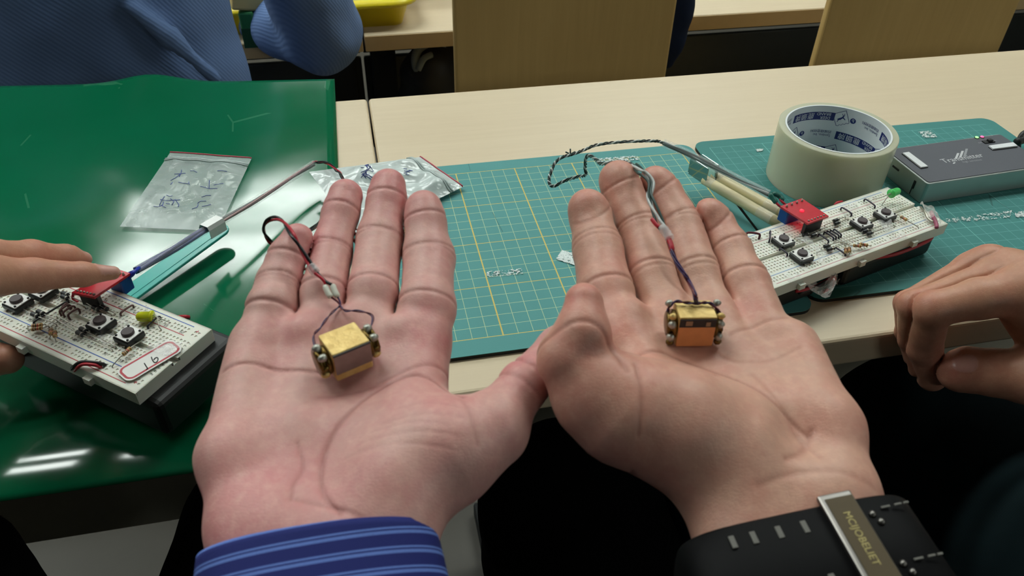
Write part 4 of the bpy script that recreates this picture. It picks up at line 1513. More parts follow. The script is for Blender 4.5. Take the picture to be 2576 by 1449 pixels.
def relay(B, quad, h, block, screws=True, led_px=None):
    """red circuit board on quad (4 pixels: near-left, near-right, far-right, far-left) at height h with blue terminal below"""
    P = [B.L(x, y, h) for x, y in quad]
    n = len(P)
    vs_ = [tuple(p) for p in P] + [tuple(p + np.array([0, 0, 0.0016])) for p in P]
    r = pyd('relay_board', vs_, [(3, 2, 1, 0), (4, 5, 6, 7), (0, 1, 5, 4), (1, 2, 6, 5), (2, 3, 7, 6), (3, 0, 4, 7)], M_PCB, B.t)
    bev(r, 0.0002, 1)
    for k in range(6):
        t_ = 0.14 + 0.72 * k / 5
        c = P[0] * (1 - t_) + P[1] * t_
        c = c * 0.92 + (P[3] * (1 - t_) + P[2] * t_) * 0.08 + np.array([0, 0, 0.0016])
        MB().lathe([(0.0008, 0), (0.0006, 0.0006), (0.0002, 0.0009)], 8, Matrix.Translation(tuple(c))).build('solder_joint', M_SOLDER, r, True)
    for k in range(4):
        t_ = 0.15 + 0.7 * k / 3
        c = P[3] * (1 - t_) + P[2] * t_
        c = c * 0.88 + (P[0] * (1 - t_) + P[1] * t_) * 0.12 + np.array([0, 0, 0.0016])
        MB().lathe([(0.0009, 0), (0.0006, 0.0008), (0.0005, 0.0018)], 8, Matrix.Translation(tuple(c))).build('solder_joint', M_SOLDER, r, True)
    # blue terminal under the far edge
    f0, f1 = P[3], P[2]
    nv = (P[0] - P[3])
    nv /= np.linalg.norm(nv)
    wv = f1 - f0
    c = (f0 + f1) / 2 + nv * 0.0035
    m = frame(None, (c[0], c[1], 0), Vector(wv))
    bb = MB().box((0, 0, h - 0.0055), (np.linalg.norm(wv) * 0.92, 0.0085, 0.0105), m).build('terminal_block', M_BLUEBLOCK, r)
    bev(bb, 0.0008, 1)
    # header under the near edge
    c2 = (P[0] + P[1]) / 2 - nv * 0.0034
    m2 = frame(None, (c2[0], c2[1], 0), Vector(P[1] - P[0]))
    MB().box((0, 0, h / 2), (np.linalg.norm(P[1] - P[0]) * 0.8, 0.0026, h - 0.0002), m2).build('pin_header', M_DIODE, r)
    if led_px:
        c3 = B.L(led_px[0], led_px[1], h + 0.0016)
        q = NT('red_indicator')
        q.set(Base_Color=(0.8, 0.02, 0.04, 1), Roughness=0.3, Emission_Color=(1, 0.03, 0.06, 1), Emission_Strength=1.2)
        MB().lathe([(0.0016, 0), (0.0015, 0.0008), (0.0007, 0.0013)], 14, Matrix.Translation(tuple(c3))).build('indicator_led', q.m, r, True)
        # lit underside lamp that reddens the board below
        q2 = NT('red_underglow_led')
        q2.set(Base_Color=(0.8, 0.02, 0.04, 1), Emission_Color=(1, 0.02, 0.05, 1), Emission_Strength=14.0)
        mid = (P[0] + P[1]) / 2 * 0.7 + (P[2] + P[3]) / 2 * 0.3
        MB().box((mid[0], mid[1], h - 0.0008), (0.003, 0.0025, 0.0012)).build('status_led', q2.m, r)
    return r

def board_left():
    B = Board('cream breadboard with a numbered sticker and yellow LED on the green film', (340, 991), 0.044, -38.3, False)
    q1 = lambda x, y: (x / 6.039, 700 + y / 6.039)
    q2 = lambda x, y: (180 + x / 4.83, 740 + y / 4.83)
    battery_box(B, -0.118, 0.0085, 0.003, 0.063, -BH - 0.0003, -0.0335)
    for p in (q2(345, 325), q2(685, 470), q1(250, 330), q1(640, 170)):
        B.button(*p)
    B.diode(q1(790, 185), q1(990, 240), q1(1290, 400))
    B.diode(q1(760, 235), q1(985, 292), q1(1290, 460))
    B.diode(q1(400, 440), q1(615, 520), q1(870, 665))
    B.diode(q1(340, 480), q1(530, 560), q1(850, 715))
    B.diode(q1(885, 605), q1(1265, 785), q1(1745, 1050))
    B.diode(q1(915, 685), q1(1215, 840), q1(1690, 1090))
    B.diode(q1(1400, 360), q1(1590, 450), q1(1750, 555))
    B.diode(q1(1290, 380), q1(1455, 455), q1(1690, 570))
    B.resistor(q1(430, 740), q1(565, 715), q1(690, 710))
    B.resistor(q1(430, 790), q1(560, 765), q1(745, 745))
    B.resistor(q1(785, 745), q1(775, 815), q1(765, 930), 0.003, 0.0046)
    B.resistor(q1(850, 770), q1(835, 850), q1(858, 970), 0.003, 0.0046)
    B.resistor(q1(1720, 1350), q1(1925, 1110), q1(2140, 985), 0.003)
    B.jumper(q1(1040, 375), q1(530, 690), M_DIODE, 0.0016, 0.0006)
    for a, b in (((930, 560), (1080, 460)), ((985, 585), (1150, 480)), ((1060, 620), (1215, 520)), ((955, 530), (1040, 440))):
        B.jumper(q1(*a), q1(*b), M_BROWNW, 0.0034)
    B.jumper(q1(1845, 570), q1(2030, 445), M_BROWNW, 0.0022)
    B.jumper(q2(935, 415), q2(1080, 300), M_DIODE, 0.0022)
    led(B, q2(815, 275), q2(990, 270), srgb(215, 222, 40), 'yellow_led', [[(q2(1060, 390)[0], q2(1060, 390)[1], .002), q2(1095, 435) + (0.0,)],
                                                                       [(q2(1130, 320)[0], q2(1130, 320)[1], .002), q2(1205, 345) + (0.0,)]], 0.0036)
    # supply wires at the near edge
    for pts, mm in ((((1080, 1420, -.012), (1110, 1350, -.002), (1230, 1272, .003), (1480, 1285, .003), (1610, 1322, .0)), M_BLKWIRE),
                    (((1120, 1440, -.012), (1160, 1375, -.002), (1260, 1310, .003), (1430, 1318, .003), (1540, 1352, .0)), M_REDWIRE)):
        B.wire('supply_wire', [q1(x, y) + (h,) for x, y, h in pts], 0.0009, mm)
    for pts, mm in ((((1300, 275, -.008), (1360, 268, -.004), (1430, 275, -.006)), M_REDWIRE), (((1290, 285, -.008), (1350, 276, -.006), (1430, 290, -.010)), M_BLKWIRE)):
        B.wire('supply_wire', [q2(x, y) + (h,) for x, y, h in pts], 0.0009, mm)
    # column numbers and rail signs
    for s, (x, y) in (('30', q1(220, 555)), ('35', q1(430, 652)), ('40', q1(1108, 952)), ('45', q1(1337, 1056)), ('50', q1(1577, 1162)), ('55', q1(1817, 1272)),
                      ('25', q1(840, 312)), ('35', q1(1580, 357)), ('40', q1(1803, 450)), ('45', q1(2030, 540)), ('55', q2(1130, 395)), ('60', q2(1325, 475))):
        B.text(s, x, y, 0.0028, M_PRINTK, 0.0)
    for x, y in (q2(1505, 478), q2(750, 1095)):
        B.text('+', x, y, 0.0045, M_PRINTR, 0.0, 'printed_sign')
    for i, s in enumerate('abcdefghij'):
        yy = 0.0140 + 0.00254 * i if i < 5 else 0.0302 + 0.00254 * (i - 5)
        vv, ff = text_mesh(s, 0.0024, 0.0, 'CENTER')
        pyd('printed_letter', [(-0.0022 - y, yy + x - .0002, 0.00006) for x, y, z in vv], ff, M_PRINTK, B.t)
    # sticker 91
    c0, c1 = B.L(*q2(735, 955)), B.L(*q2(1185, 690))
    u = c1 - c0
    ln = np.linalg.norm(u)
    m = frame(None, ((c0 + c1) / 2)[:3] + np.array([0, 0, 0.0012]), Vector(u))
    wt = plain('sticker_paper', srgb(236, 234, 230), 0.5, var=0.03)
    hl, hh = ln / 2 + 0.0055, 0.0066
    st = MB()
    st.prism(rrect(-hl, hl, -hh, hh, 0.004), 0, 0.0002)
    s = st.build('number_sticker', wt, B.t)
    s.matrix_basis = m
    rim = []
    outer, inner = rrect(-hl + .0008, hl - .0008, -hh + .0008, hh - .0008, 0.0036), rrect(-hl + .002, hl - .002, -hh + .002, hh - .002, 0.0026)
    nn = len(outer)
    pyd('sticker_border', [(x, y, 0.00026) for x, y in outer + inner], [(i, (i + 1) % nn, nn + (i + 1) % nn, nn + i) for i in range(nn)], M_PRINTR, s)
    mi = m.inverted()
    for stroke in ([(972, 768), (985, 805), (1010, 835), (1040, 825), (1053, 790), (1040, 775), (1015, 785), (1003, 802)], [(886, 843), (908, 880), (927, 912), (908, 918)]):
        pts = []
        for x, y in stroke:
            p = mi @ Vector(B.L(*q2(x, y), 0.0012))
            pts.append((p.x, p.y, 0.0003))
        MB().tube(spline(pts, 4), 0.0003, 5).build('handwritten_digit', M_PRINTK, s, True)
    # red relay board under the fingertip, blue wires to the straw
    relay(B, [(181, 741), (239, 753), (330, 692), (292, 680)], 0.0085, None)
    B.wire('red_lead', [(205, 728, .006), (186, 738, .004), (184, 752, .001), (196, 760, .0)], 0.0008, M_REDWIRE)
    blue = plain('blue_wire', srgb(24, 50, 170), 0.35)
    for k in range(3):
        B.wire('blue_wire', [(322 - 3 * k, 700 - 3 * k, .006), (334 - 2 * k, 690 - 2 * k, .009), (338 + k, 684 - k, .010), (346 + 2 * k, 678 - 2 * k, .008)], 0.0011, blue)
    # clear tape
    film_scrap(B, [q2(560, 330), q2(700, 260), q2(820, 330), q2(640, 420)], 0.0012)
    film_scrap(B, [q2(890, 690), q2(1060, 545), q2(1420, 600), q2(1180, 760)], 0.0018)
    film_scrap(B, [q2(300, 540), q2(520, 470), q2(560, 600), q2(420, 640)], 0.0010)
    film_scrap(B, [q2(880, 240), q2(905, 160), q2(960, 150), q2(930, 230)], 0.003)
    return B
BOARD_L = board_left()

def board_right():
    B = Board('cream breadboard with four push buttons and green LED in front of the tape roll', (2385, 563), 0.0270, 15.8, True)
    q = lambda x, y: (2000 + x / 6.3, 470 + y / 6.3)
    p = lambda x, y: (1900 + x / 8.05, 580 + y / 8.05)
    battery_box(B, -0.094, -0.005, 0.0015, 0.060, -BH - 0.0003, -0.0268)
    battery_box(B, -0.160, -0.115, 0.004, 0.050, -BH - 0.0003, -0.0268)
    for c in (p(580, 190), p(955, 490), q(1068, 565), q(1440, 425)):
        B.button(c[0], c[1] - 3)
    B.diode(q(470, 625), q(650, 530), q(795, 500))
    B.diode(q(415, 690), q(665, 575), q(835, 530))
    B.diode(p(800, 165), p(1020, 85), q(390, 690))
    B.diode(p(850, 215), p(1190, 90), q(550, 690))
    B.diode(p(1330, 390), p(1450, 310), p(1720, 255))
    B.diode(p(1250, 470), p(1510, 375), p(1840, 285))
    B.diode(q(640, 885), q(1115, 700), q(1500, 590))
    B.diode(q(770, 885), q(1185, 735), q(1560, 640))
    B.resistor(q(790, 930), q(805, 1010), q(800, 1090), 0.003, 0.0048)
    B.resistor(q(850, 920), q(860, 1000), q(865, 1070), 0.003, 0.0048)
    B.resistor(q(880, 935), q(985, 935), q(1130, 960), 0.003, 0.0056)
    B.resistor(q(1000, 900), q(1090, 915), q(1200, 940), 0.003, 0.0056)
    B.resistor(q(1620, 455), q(1725, 500), q(1945, 660), 0.003, 0.0056)
    for a, b in (((365, 790), (520, 900)), ((455, 755), (600, 850)), ((500, 740), (640, 835)), ((555, 730), (685, 815)), ((605, 710), (720, 800))):
        B.jumper(q(*a), q(*b), M_VIOLETW, 0.0024)
    B.jumper(q(725, 365), q(885, 465), M_VIOLETW, 0.0024)
    B.jumper(q(1095, 230), q(1255, 340), M_VIOLETW, 0.0024)
    B.jumper(q(625, 985), q(790, 1095), M_VIOLETW, 0.0016)
    B.jumper(p(290, 65), p(275, 240), M_VIOLETW, 0.003)
    B.jumper(p(490, 405), p(640, 520), M_VIOLETW, 0.0022)
    B.jumper((1876, 596), (1909, 600), M_MAROON, 0.004, 0.0008)
    led(B, q(1670, 50), q(1520, 110), srgb(96, 226, 120), 'green_led', [[(q(1370, 165)[0], q(1370, 165)[1], .004), q(1225, 200) + (0.0,)],
                                                                    [(q(1420, 225)[0], q(1420, 225)[1], .004), q(1370, 295) + (0.0,)]], 0.0085)
    relay(B, [(2031, 567), (2084, 548), (2016, 503), (1961, 523)], 0.0100, None, led_px=(2017, 531))
    for k, (dx, dy) in enumerate(((0, 0), (12, -6))):
        B.wire('red_lead', [(1968 + dx, 524 + dy, .006), (1957 + dx, 515 + dy, .008), (1950 + dx, 507 + dy, .009)], 0.0009, M_REDWIRE)
        gs = plain('green_sleeve', srgb(28, 96, 84), 0.4)
        pts = [(1953 + dx * 1.4, 511 + dy, .0085), (1945 + dx * 1.3, 500 + dy, .010), (1936 + dx * .6, 488 + dy * .4, .012)]
        path = spline([B.L(*v) for v in pts], 5)
        MB().tube(path, [0.0012] + [0.0018] * (len(path) - 2) + [0.0010], 9).build('green_sleeve', gs, B.t, True)
    # wires under the board: red loop in clear tape near the front, red along the right battery box
    B.wire('red_lead', [(2002, 733, -.012), (2030, 727, -.012), (2060, 716, -.014), (2098, 698, -.010), (2090, 722, -.018), (2070, 735, -.020)], 0.0012, M_REDWIRE)
    B.wire('black_lead', [(2010, 738, -.014), (2050, 724, -.013), (2085, 708, -.012), (2088, 730, -.02)], 0.0012, M_BLKWIRE)
    MB().tube(spline([(-.066, .003, -.0105), (-.050, -.0004, -.0105), (-.030, -.0008, -.0102), (-.014, .0002, -.0098), (-.005, .004, -.0098)], 5), 0.0013, 8).build('red_lead', M_REDWIRE, B.t, True)
    B.wire('red_lead', [(2100, 517, -.006), (2107, 510, -.004), (2118, 508, -.005)], 0.0012, M_REDWIRE)
    film_scrap(B, [(1998, 737), (2095, 700), (2112, 706), (2085, 752)], -0.014, wob=0.003, m=clear('clear_tape_hazy', (1, 0.95, 0.9, 1), 0.1, 0.32))
    film_scrap(B, [p(800, 180), p(1000, 130), p(1340, 370), p(1300, 440)], 0.002)
    film_scrap(B, [p(1200, 500), p(1340, 420), p(1560, 560), p(1300, 660)], 0.001)
    film_scrap(B, [p(560, 960), p(780, 860), p(940, 900), p(700, 1060)], 0.001)
    film_scrap(B, [q(1260, 560), q(1500, 520), q(1590, 720), q(1440, 700)], 0.002)
    film_scrap(B, [q(700, 300), q(930, 240), q(1040, 360), q(820, 420)], 0.001)
    film_scrap(B, [q(1460, 770), q(1700, 740), q(1790, 800), q(1560, 850)], 0.001)
    # bundle of taped wire ends at the right end
    film_scrap(B, [q(1960, 310), q(2120, 540), q(2370, 590), q(2020, 280)], 0.002, wob=0.002, m=clear('clear_tape_hazy', (1, 0.95, 0.9, 1), 0.1, 0.32))
    B.wire('silver_lead', [q(1990, 320) + (.001,), q(2060, 400) + (.003,), q(2110, 500) + (.002,), q(2200, 560) + (.002,)], 0.0008, M_LEAD)
    B.wire('pink_sleeve', [q(2160, 400) + (.003,), q(2200, 500) + (.003,), q(2240, 590) + (.002,), q(2245, 650) + (.001,)], 0.0014, plain('pink_sleeve', srgb(170, 80, 110), 0.4))
    return B
BOARD_R = board_right()

# ------------------------------------------------------------------ tape roll
def tape_roll():
    cx, cy, R, Hh, ri = 0.3017, -0.0613, 0.0462, 0.0466, 0.0398
    t = thing('tape_roll', 'thick roll of clear packing tape with printed white core', 'tape roll', (cx, cy, 0.0001))
    q = NT('layered_clear_tape')
    co = q.coord()
    n = q.noise(q.mapping(co, (1, 1, 0.2)), 40.0, 3)
    q.set(Base_Color=q.mix(n, srgb(232, 230, 204), srgb(212, 212, 180)), Roughness=0.2, Transmission_Weight=0.28, IOR=1.3, Subsurface_Weight=0.5, Subsurface_Scale=0.01)
    q.b.inputs['Subsurface Radius'].default_value = (1, 1, 0.8)
    sp = q.noise(q.mapping(co, (1, 1, 0.3)), 90.0, 2)
    q.bump(sp, 0.15, 0.0006)
    MB().lathe([(R, 0.0), (R, Hh - .0004), (R - .0004, Hh), (ri + .0014, Hh), (ri + .0014, 0)], 96, close=True).build('tape_layers', q.m, t, True)
    t.children[0].data.polygons.foreach_set('use_smooth', [True] * len(t.children[0].data.polygons))
    sh = t.children[0].modifiers.new('edges', 'EDGE_SPLIT')
    sh.split_angle = math.radians(40)
    core = MB().lathe([(ri + .00135, 0.0), (ri + .00135, Hh + .0002), (ri, Hh + .0002), (ri, 0)], 96, close=True).build('core', plain('white_card_core', srgb(222, 226, 228), 0.6, var=0.04), t, True)
    es = core.modifiers.new('edges', 'EDGE_SPLIT')
    es.split_angle = math.radians(40)
    navy = plain('navy_print', srgb(26, 40, 110), 0.5)
    white = plain('white_print', srgb(225, 228, 232), 0.5)
    def wrapped(name, vv, ff, th0, z0, m, off=0.0002, sub=True):
        if sub:
            bm = bmesh.new()
            vs2 = [bm.verts.new(v) for v in vv]
            for f in ff:
                try:
                    bm.faces.new([vs2[i] for i in f])
                except ValueError:
                    pass
            bmesh.ops.triangulate(bm, faces=bm.faces[:])
            for it in range(3):
                es_ = [e for e in bm.edges if e.calc_length() > 0.004]
                if es_:
                    bmesh.ops.subdivide_edges(bm, edges=es_, cuts=1)
                    bmesh.ops.triangulate(bm, faces=bm.faces[:])
            bm.verts.index_update()
            vv = [tuple(v.co) for v in bm.verts]
            ff = [tuple(v.index for v in f.verts) for f in bm.faces]
            bm.free()
        r = ri - off
        out = [(r * math.cos(th0 + x / ri), r * math.sin(th0 + x / ri), z0 - y) for x, y, z in vv]
        pyd(name, out, ff, m, core)
    def rect(w, h):
        n_ = 14
        v = [(w * i / n_, y, 0) for i in range(n_ + 1) for y in (0, h)]
        return v, [(2 * i, 2 * i + 2, 2 * i + 3, 2 * i + 1) for i in range(n_)]
    def block(th, z):
        """stamp, navy strip with lettering, maker's line; th is where the stamp sits"""
        # stamp: tilted square outline with zigzag foot and a leaping animal
        S = 0.0056
        a0 = math.radians(28)
        sq = [(-S, -S), (S, -S), (S, S), (-S, S)]
        rot = lambda x, y: (x * math.cos(a0) - y * math.sin(a0), x * math.sin(a0) + y * math.cos(a0), 0)
        w_ = 0.0004
        vv, ff = [], []
        for (x0, y0), (x1, y1) in zip(sq, sq[1:] + sq[:1]):
            dx, dy = x1 - x0, y1 - y0
            l_ = math.hypot(dx, dy)
            nx_, ny_ = -dy / l_ * w_, dx / l_ * w_
            k = len(vv)
            zz = 8 if (y0 == S and y1 == S) else 1
            for i in range(zz):
                a_, b_ = i / zz, (i + 1) / zz
                o_ = 0.0008 if (i % 2 and zz > 1) else 0.0
                k = len(vv)
                vv += [rot(x0 + dx * a_, y0 + dy * a_ + o_), rot(x0 + dx * b_, y0 + dy * b_ + (0.0008 - o_ if zz > 1 else 0)),
                       rot(x0 + dx * b_ + nx_, y0 + dy * b_ + ny_ + (0.0008 - o_ if zz > 1 else 0)), rot(x0 + dx * a_ + nx_, y0 + dy * a_ + ny_ + o_)]
                ff.append((k, k + 1, k + 2, k + 3))
        an = [[(-.003, -.001), (-.001, -.0014), (.0018, -.0004), (.003, .0012), (.0022, .0016), (.0008, .0006), (-.0014, .0004), (-.0030, .0002)],
              [(-.0030, -.001), (-.0042, -.0024), (-.0038, -.0026), (-.0022, -.0012)], [(.0012, -.0004), (.0024, -.0026), (.0030, -.0026), (.0022, -.0002)],
              [(.0026, .0012), (.0034, .0030), (.0038, .0030), (.0032, .0010)], [(.0020, .0014), (.0016, .0034), (.0020, .0034), (.0025, .0014)]]
        for poly in an:
            k = len(vv)
            vv += [rot(-x, -y) for x, y in poly]
            ff.append(tuple(range(k, k + len(poly))))
        wrapped('stamp_print', vv, ff, th, z, navy)
        v, f = rect(0.039, 0.0072)
        wrapped('strip_print', [(x + .0052, y - .0036, 0) for x, y, _ in v], f, th, z, navy, 0.00012, False)
        for s_, x, y, sz in (('DEER', .0085, .0004, .0036), ('BRAND', .0085, -.0030, .0036)):
            v, f = text_mesh(s_, sz)
            wrapped('strip_letters', [(a + x, b + y, 0) for a, b, _ in v], f, th, z, white, 0.0003)
        v, f = text_mesh('鹿頭牌', 0.0062, spacing=1.15)
        wrapped('strip_letters', [(a + .0225, b - .0023, 0) for a, b, _ in v], f, th, z, white, 0.0003)
        # maker's line
        c_ = [(0.0024 * math.cos(2 * math.pi * i / 24), 0.0024 * math.sin(2 * math.pi * i / 24), 0) for i in range(24)]
        wrapped('maker_mark', [(x + .0735, y, 0) for x, y, _ in c_], [tuple(range(24))], th, z, navy)
        v, f = text_mesh('b', 0.0042)
        wrapped('maker_mark', [(a + .0725, b - .0016, 0) for a, b, _ in v], f, th, z, white, 0.0003)
        v, f = text_mesh('四維精密材料', 0.0030)
        wrapped('maker_letters', [(a + .0480, b - .0030, 0) for a, b, _ in v], f, th, z, navy)
        v, f = text_mesh('Symbio, Inc', 0.0032)
        wrapped('maker_letters', [(a + .0480, b + .0006, 0) for a, b, _ in v], f, th, z, navy)
    for k in range(3):
        block(math.radians(53 + 120 * k), 0.0375)
        block(math.radians(-10 + 120 * k), 0.0215)
        block(math.radians(53 + 120 * k), 0.0055)
tape_roll()

# ------------------------------------------------------------------ transmitter box
def transmitter():
    zt = 0.019
    nl, fr = T(2335, 461, zt), T(2514, 334, zt)
    rz = math.radians(3.5)
    L, Wd = 0.118, 0.0555
    m = Matrix.Translation((nl[0], nl[1], 0.0002)) @ Matrix.Rotation(rz, 4, 'Z')
    t = thing('transmitter_box', 'flat silver and dark grey transmitter box at the right edge', 'electronic device')
    t.matrix_basis = m
    mi = m.inverted()
    def L_(x, y, h=0.0):
        return mi @ Vector(T(x, y, zt + h))
    sil = plain('silver_case', srgb(186, 194, 190), 0.35, 0.6)
    b = MB().prism(rrect(-0.0006, L, -0.0006, Wd, 0.003, 4), 0.0, zt - 0.0006).build('case', sil, t)
    bev(b, 0.0006, 2)
    MB().prism(rrect(0.001, L - 0.0014, 0.001, Wd - 0.0014, 0.0022, 4), zt - 0.0007, zt - 0.0001).build('top_panel', plain('dark_grey_panel', srgb(80, 82, 90), 0.55, var=0.05, scale=400), t)
    wt = plain('white_hook_tape', srgb(226, 228, 230), 0.6, var=0.06, scale=300)
    q = lambda x, y: (2220 + x / 7.236, 280 + y / 7.236)
    def strip(c, mm, z0, z1, name, par):
        pts = [L_(*q(*v)) for v in c]
        return MB().prism([(p.x, p.y) for p in pts][::-1] if False else [(p.x, p.y) for p in pts], z0, z1).build(name, mm, par)
    strip([(345, 780), (700, 1050), (830, 1030), (470, 760)], M_BLACK, zt - .0001, zt + .0004, 'tape_backing', t)
    strip([(360, 785), (690, 1045), (815, 1028), (470, 768)], wt, zt + .0004, zt + .0014, 'white_tape_strip', t)
    strip([(1925, 660), (2005, 720), (2455, 665), (2370, 600)], M_BLACK, zt - .0001, zt + .0004, 'tape_backing', t)
    strip([(1922, 652), (2000, 712), (2445, 655), (2365, 592)], wt, zt + .0004, zt + .0014, 'white_tape_strip', t)
    # lettering
    pw = plain('pale_lettering', srgb(205, 206, 208), 0.5)
    pg = plain('grey_lettering', srgb(150, 152, 156), 0.5)
    def letters(s, x, y, x2, y2, m_, shear=0.0, name='lettering'):
        a, b_ = L_(*q(x, y)), L_(*q(x2, y2))
        vv, ff = text_mesh(s, 1.0, shear=shear)
        wmax = max(v[0] for v in vv)
        d = b_ - a
        sc = d.length / wmax
        an = math.atan2(d.y, d.x)
        vv = [(a.x + sc * (vx * math.cos(an) - vy * math.sin(an)), a.y + sc * (vx * math.sin(an) + vy * math.cos(an)), zt + .00003) for vx, vy, vz in vv]
        return pyd(name, vv, ff, m_, t)
    letters('Transmitter', 1120, 945, 1855, 825, pw)
    letters('high sensitive', 1470, 940, 1815, 895, pg)
    letters('POWER', 1530, 515, 1655, 495, pg)
    letters('CHARGE', 1865, 470, 2020, 452, pg)
    letters('OFF', 1755, 590, 1830, 578, pg)
    letters('ON', 2020, 550, 2075, 540, pg)
    for poly, mm in (([(1310, 870), (1355, 765), (1400, 765), (1355, 865)], pw), ([(1390, 845), (1435, 725), (1480, 725), (1435, 845)], pw), ([(1465, 830), (1510, 685), (1555, 685), (1515, 825)], pg), ([(1275, 960), (1290, 935), (1330, 930), (1315, 955)], pw)):
        pts = [L_(*q(*v)) for v in poly]
        pyd('logo_bar', [(p.x, p.y, zt + .00004) for p in pts], [(0, 1, 2, 3)], mm, t)
    for (x, y, c, nm) in ((1712, 485, (0.25, 1.0, 0.2, 1), 'green_light'), (1808, 475, (1.0, 0.08, 0.22, 1), 'red_light')):
        qq = NT(nm)
        qq.set(Base_Color=c, Emission_Color=c, Emission_Strength=2.2, Roughness=0.3)
        p = L_(*q(x, y))
        MB().lathe([(0.0020, zt - .0001), (0.0020, zt + .0004)], 16, Matrix.Translation((p.x, p.y, 0))).build('lamp_bezel', M_BLACK, t)
        MB().lathe([(0.0015, zt), (0.0014, zt + .0007), (0.0006, zt + .0011)], 16, Matrix.Translation((p.x, p.y, 0))).build('indicator_light', qq.m, t, True)
    p = L_(*q(1925, 560))
    s = MB().box((p.x, p.y, zt + .0003), (0.0105, 0.0042, 0.0008)).build('slide_switch', M_BLACK, t)
    MB().box((p.x + .001, p.y, zt + .0014), (0.004, 0.0034, 0.002)).build('switch_knob', M_BLACK, s, bevel=0.0004)
    # slot on the left side
    MB().box((-0.0007, 0.012, zt * 0.55), (0.0005, 0.0022, 0.007)).build('side_slot', M_BLACK, t)
    MB().box((-0.0007, 0.0128, zt * 0.22), (0.0005, 0.0006, 0.006)).build('side_groove', M_BLACK, t)
    MB().box((-0.0007, 0.036, zt * 0.62), (0.0004, 0.008, 0.0016)).build('side_label', M_PRINTK, t)
    c = thing('cable', 'black cable and plug at the right edge beside the transmitter box', 'cable', tuple(T(2565, 385, .01)))
    a0 = T(2572, 352, .013)
    world_mesh(MB().tube(spline([T(2556, 358, .012), T(2566, 355, .012), T(2576, 352, .012), T(2600, 350, .010)], 5), [0.002, 0.0035, 0.0035, 0.0035] + [0.0032] * 12, 12), 'plug', M_BLACK, c)
    world_mesh(MB().tube(spline([T(2562, 372, .006), T(2566, 345, .014), T(2584, 330, .016), T(2620, 330, .010), T(2700, 345, .003)], 8), 0.002, 10), 'cord', M_BLACK, c)
transmitter()

# ------------------------------------------------------------------ straws, sticks, bags
def straw(name, label, pts, r, wires, extra=None):
    P = spline(pts, 10)
    t = thing(name, label, 'tube', tuple(P[0]))
    q = NT(name + '_clear')
    q.set(Base_Color=(0.97, 0.98, 0.98, 1), Roughness=0.08, Alpha=0.17)
    n = q.noise(q.coord(), 160.0, 2)
    q.bump(n, 0.2, 0.001)
    tb = MB().tube(P, r, 18, cap=False).build('tube_wall', q.m, None, True)
    place(tb, Matrix.Identity(4), t)
    k = 0
    for mm, rad, off, tw in wires:
        world_mesh(MB().tube(offset_path(P, lambda i: i * tw + off, r * 0.35), rad, 7), 'inner_wire', mm, t)
    return t, P

def left_straw():
    blue = plain('blue_wire', srgb(24, 50, 170), 0.35)
    pts = [T(342, 682, .034), T(440, 624, .030), T(528, 572, .0245), T(640, 507, .021), T(740, 443, .018), T(790, 412, .0175)]
    t, P = straw('drinking_straw', 'clear straw threaded with wires lying across the green film', pts, 0.0030, [(M_BLKWIRE, 0.0008, 0, .10), (M_MAROON, 0.0008, 2.0, .12), (M_PALER, 0.0006, 4.0, .1)])
    sub = [p for p in P[:22]]
    for k in range(3):
        world_mesh(MB().tube(offset_path(sub, lambda i: i * .12 + 2.1 * k, 0.0013), 0.0013, 8), 'inner_wire', plain('deep_blue_wire', srgb(24, 44, 120), 0.3), t)
    # white foil clip round the straw
    a, b = T(518, 578, .0255), T(550, 559, .0245)
    m = frame(None, (a + b) / 2, Vector(b - a))
    L = float(np.linalg.norm(b - a))
    fo = plain('white_foil', srgb(214, 216, 214), 0.35, 0.25, var=0.08, scale=300)
    cl = thing('foil_clip', 'white foil clip wrapped round the straw above the teal stick', 'clip')
    cl.matrix_basis = m
    prof = [(-0.0052, -0.0050), (-0.0044, 0.0010), (-0.0032, 0.0034), (0.0030, 0.0036), (0.0042, 0.0012), (0.0048, -0.0050)]
    vs_, fs = [], []
    for x in (-L * .62, L * .62):
        for (y, z) in prof:
            vs_.append((x, y, z))
    n = len(prof)
    fs = [(i, i + 1, n + i + 1, n + i) for i in range(n - 1)]
    o = pyd('clip_sheet', vs_, fs, fo, cl)
    sm = o.modifiers.new('t', 'SOLIDIFY')
    sm.thickness = 0.0004
    # teal flat stick below
    s = thing('teal_stick', 'flat teal plastic stick on the green film beneath the straw', 'stick')
    p0, p1 = T(268, 782, .006), T(560, 572, .010)
    ms = frame(None, (p0 + p1) / 2, Vector(p1 - p0))
    s.matrix_basis = ms
    Ls = float(np.linalg.norm(p1 - p0))
    tm = plain('teal_plastic', srgb(72, 190, 180), 0.25, var=0.06, **{'Transmission Weight': 0.15})
    ol = [(-Ls / 2, -0.0080), (Ls / 2 - .005, -0.0080)] + [(Ls / 2 - .005 + .0080 * math.sin(a), -.0080 * math.cos(a)) for a in np.linspace(0.2, math.pi - .2, 9)] + [(Ls / 2 - .005, .0080), (-Ls / 2, .0080)]
    b_ = MB().prism(ol, -0.001, 0.001).build('stick_body', tm, s)
    bev(b_, 0.0005, 2)
    b2 = MB().prism([(x * .97, y * .45) for x, y in ol], 0.001, 0.0013).build('stick_ridge', tm, s)
left_straw()

